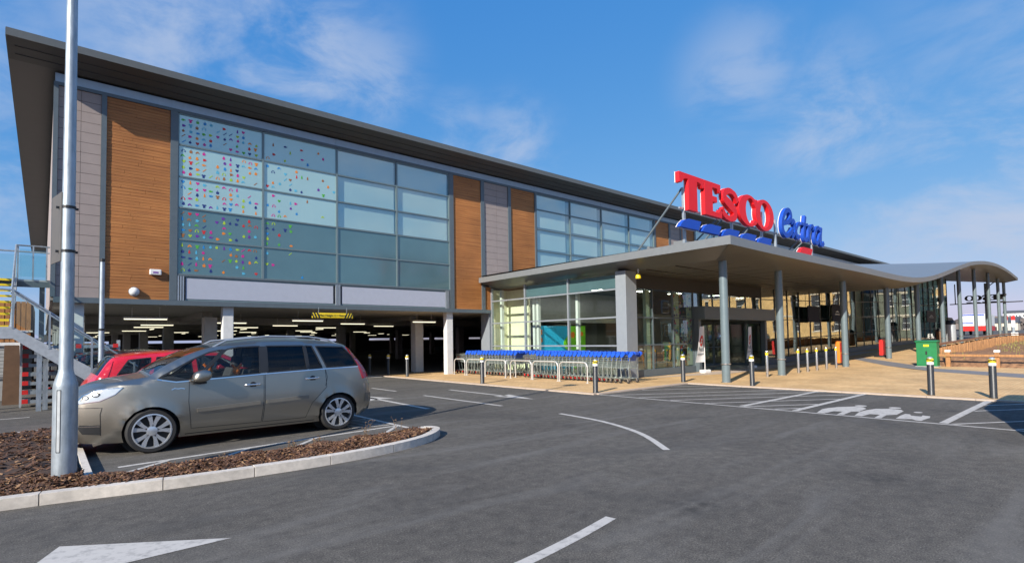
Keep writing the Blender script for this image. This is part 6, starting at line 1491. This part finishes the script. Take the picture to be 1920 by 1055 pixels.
def house(lab, u, v, w, h, x, wallm):
    a = onX(u, v, x); t = thing('house', lab, 'house', (x, a[1], a[2] - h)); m = MB(); m.box(-4, 4, -w / 2, w / 2, -6, h); m.build('wall', M[wallm], t, world=False); m = MB(); m.prism([(-4.3, h), (4.3, h), (0, h * 1.5)], 'y', -w / 2 - .2, w / 2 + .2); m.build('roof', M['slate'], t, world=False)
    m = MB()
    for k in range(int(w / 3)): m.box(-4.05, -4.005, -w / 2 + 1 + k * 3, -w / 2 + 2.2 + k * 3, h * .35, h * .7)
    m.build('window', M['winglass'], t, world=False)
house('long pale house on the far slope below the lettering', 1866, 606, 16, 5, 330, 'stone_pale'); house('small pale house between the last columns on the far slope', 1880, 608, 9, 6, 360, 'stone_pale'); house('long white house near the skyline of the far hill', 1908, 587, 26, 7, 900, 'white'); house('pale house on the hill behind the last column', 1894, 600, 14, 6, 620, 'stone_pale')
# ------------------------------------------------------------------ sandstone building across the road, mirrored in the lobby glass
def sandstone(lab, X, y0, y1, h, nwin, flo=2, mt='stone'):
    z0 = terr(X); t = thing('sandstone_building', lab, 'building', (X, (y0 + y1) / 2, z0)); L = y1 - y0
    m = MB(); zz = [.0]
    wins = []
    pitch = L / nwin
    for f in range(flo):
        for k in range(nwin): wins.append((y0 + (k + .5) * pitch, z0 + 1.2 + f * (h / flo)))
    # wall in courses with real openings: piers, spandrels
    fh = h / flo
    for f in range(flo):
        b = z0 + f * fh; m.box(X, X + .5, y0, y1, b, b + 1.2); m.box(X, X + .5, y0, y1, b + 2.9, b + fh)
        m.box(X, X + .5, y0, y0 + pitch * .5 - .5, b + 1.2, b + 2.9); m.box(X, X + .5, y1 - pitch * .5 + .5, y1, b + 1.2, b + 2.9)
        for k in range(nwin - 1): c = y0 + (k + .5) * pitch; m.box(X, X + .5, c + .5, c + pitch - .5, b + 1.2, b + 2.9)
    m.box(X + .5, X + 10, y0, y1, z0, z0 + h - .01); m.build('wall', M[mt], t)
    m = MB()
    for f in range(1, flo + 1): m.box(X - .12, X, y0 - .05, y1 + .05, z0 + f * fh - .25, z0 + f * fh - .02)
    for y, z in wins: m.box(X - .08, X - .002, y - .62, y + .62, z - .14, z - .001); m.box(X - .06, X - .002, y - .6, y + .6, z + 1.71, z + 2.0)
    m.build('string_course', M['stone_pale'], t)
    for y, z in wins:
        m = MB(); m.box(X + .2, X + .28, y - .5, y + .5, z, z + .08); m.box(X + .2, X + .28, y - .5, y + .5, z + 1.62, z + 1.7); m.box(X + .2, X + .28, y - .5, y - .42, z + .08, z + 1.62); m.box(X + .2, X + .28, y + .42, y + .5, z + .08, z + 1.62); m.box(X + .21, X + .27, y - .42, y + .42, z + .82, z + .88); fr = m.build('window', M['white'], t)
        m = MB(); m.box(X + .235, X + .245, y - .42, y + .42, z + .08, z + 1.62); m.build('pane', M['winglass'], fr)
    m = MB(); m.prism([(X - .3, z0 + h), (X + 10.3, z0 + h), (X + 5, z0 + h + 3.2)], 'y', y0 - .2, y1 + .2); rf = m.build('roof', M['slate'], t)
    m = MB()
    for k in (.15, .6): m.box(X + 4.4, X + 5.6, y0 + L * k, y0 + L * k + 1.4, z0 + h + 2.2, z0 + h + 4.6)
    m.build('chimney', M['stone'], rf)
sandstone('long sandstone terrace with white sash windows mirrored in the lobby glass', 86, -24, -1.2, 7.2, 8)
sandstone('tall sandstone block with sash windows mirrored at the far end of the lobby glass', 106, 3.4, 9.0, 9.5, 2, 3)

def shop_row():
    t = thing('terrace_building', 'brown brick terrace across the road seen only in the lobby glass', 'building', (70, -26, terr(70))); z0 = terr(70)
    m = MB(); m.box(48, 84, -34, -26, z0 - .5, z0 + 8.2); m.build('wall', M['brick'], t); m = MB(); m.prism([(-34.4, z0 + 8.2), (-25.6, z0 + 8.2), (-30, z0 + 11.5)], 'x', 47.6, 84.4); m.build('roof', M['slate'], t)
    for k in range(9):
        for f in range(2):
            x = 50 + k * 4; z = z0 + 1 + f * 3.8; m = MB(); m.box(x - .7, x + .7, -26.0, -25.9, z, z + 1.9); w_ = m.build('window', M['white'], t); m = MB(); m.box(x - .6, x + .6, -25.899, -25.88, z + .1, z + .9); m.box(x - .6, x + .6, -25.899, -25.88, z + .98, z + 1.8); m.build('pane', M['winglass'], w_)
M['brick'] = mk('brick', (.26, .16, .09), .85, var=.25, scale=3)
shop_row()
# ------------------------------------------------------------------ bare trees across the road, seen only in the glass from here
def tree(x, y, h, lab):
    t = thing('tree', lab, 'tree', (x, y, terr(x)), 'trees across the road'); m = MB(); lf = MB(); tips = []
    def limb(p, d, L, r, k):
        P = [p]; q = p.copy(); dd = d.copy()
        for i in range(4): dd = (dd + Vector((random.uniform(-.2, .2), random.uniform(-.2, .2), .06))).normalized(); q = q + dd * L / 4; P.append(q.copy())
        m.tube(P, [r, r * .9, r * .78, r * .66, r * .55], 6, False)
        if k == 0: tips.append(q); return
        for _ in range(4 if k > 1 else 5):
            a = random.uniform(0, 6.28); nd_ = (dd + Vector((cos(a), sin(a), random.uniform(0, .5))) * random.uniform(.5, 1)).normalized(); limb(P[random.randint(2, 4)], nd_, L * random.uniform(.55, .75), r * .5, k - 1)
    limb(Vector((0, 0, 0)), Vector((0, 0, 1)), h * .42, h * .022, 3)
    for q in tips:
        for _ in range(26):
            c = q + Vector((random.gauss(0, .42), random.gauss(0, .42), random.gauss(0, .38))); d1 = Vector((random.uniform(-1, 1), random.uniform(-1, 1), random.uniform(-1, 1))).normalized(); d2 = d1.orthogonal().normalized(); s = random.uniform(.06, .13); b = len(lf.v)
            lf.v += [tuple(c + d1 * s), tuple(c + d2 * s * .6), tuple(c - d1 * s), tuple(c - d2 * s * .6)]; lf.face([b, b + 1, b + 2, b + 3])
    m.build('trunk', M['twig'], t, world=False, fixn=False); lf.build('crown', LEAF, t, world=False, fixn=False)
LEAF = mk('leaf', (.075, .072, .03), .8, var=.4, scale=3)
for x, y, h, lab in ((47, -16, 8.5, 'olive green tree across the road, the one nearest the lobby'), (56, -21, 10, 'tallest olive green tree across the road'), (66, -22, 8, 'olive green tree across the road in front of the brown brick terrace'), (41, -24, 9.5, 'olive green tree across the road beside the end of the brown brick terrace')): tree(x, y, h, lab)
M['dark_stone'] = mk('dark_stone', (.16, .17, .13), .85, var=.3, scale=1.2)
sandstone('dark weathered stone terrace between the two sandstone buildings, mirrored in the glass', 92, -1.0, 5.2, 6.6, 3, 2, 'dark_stone')
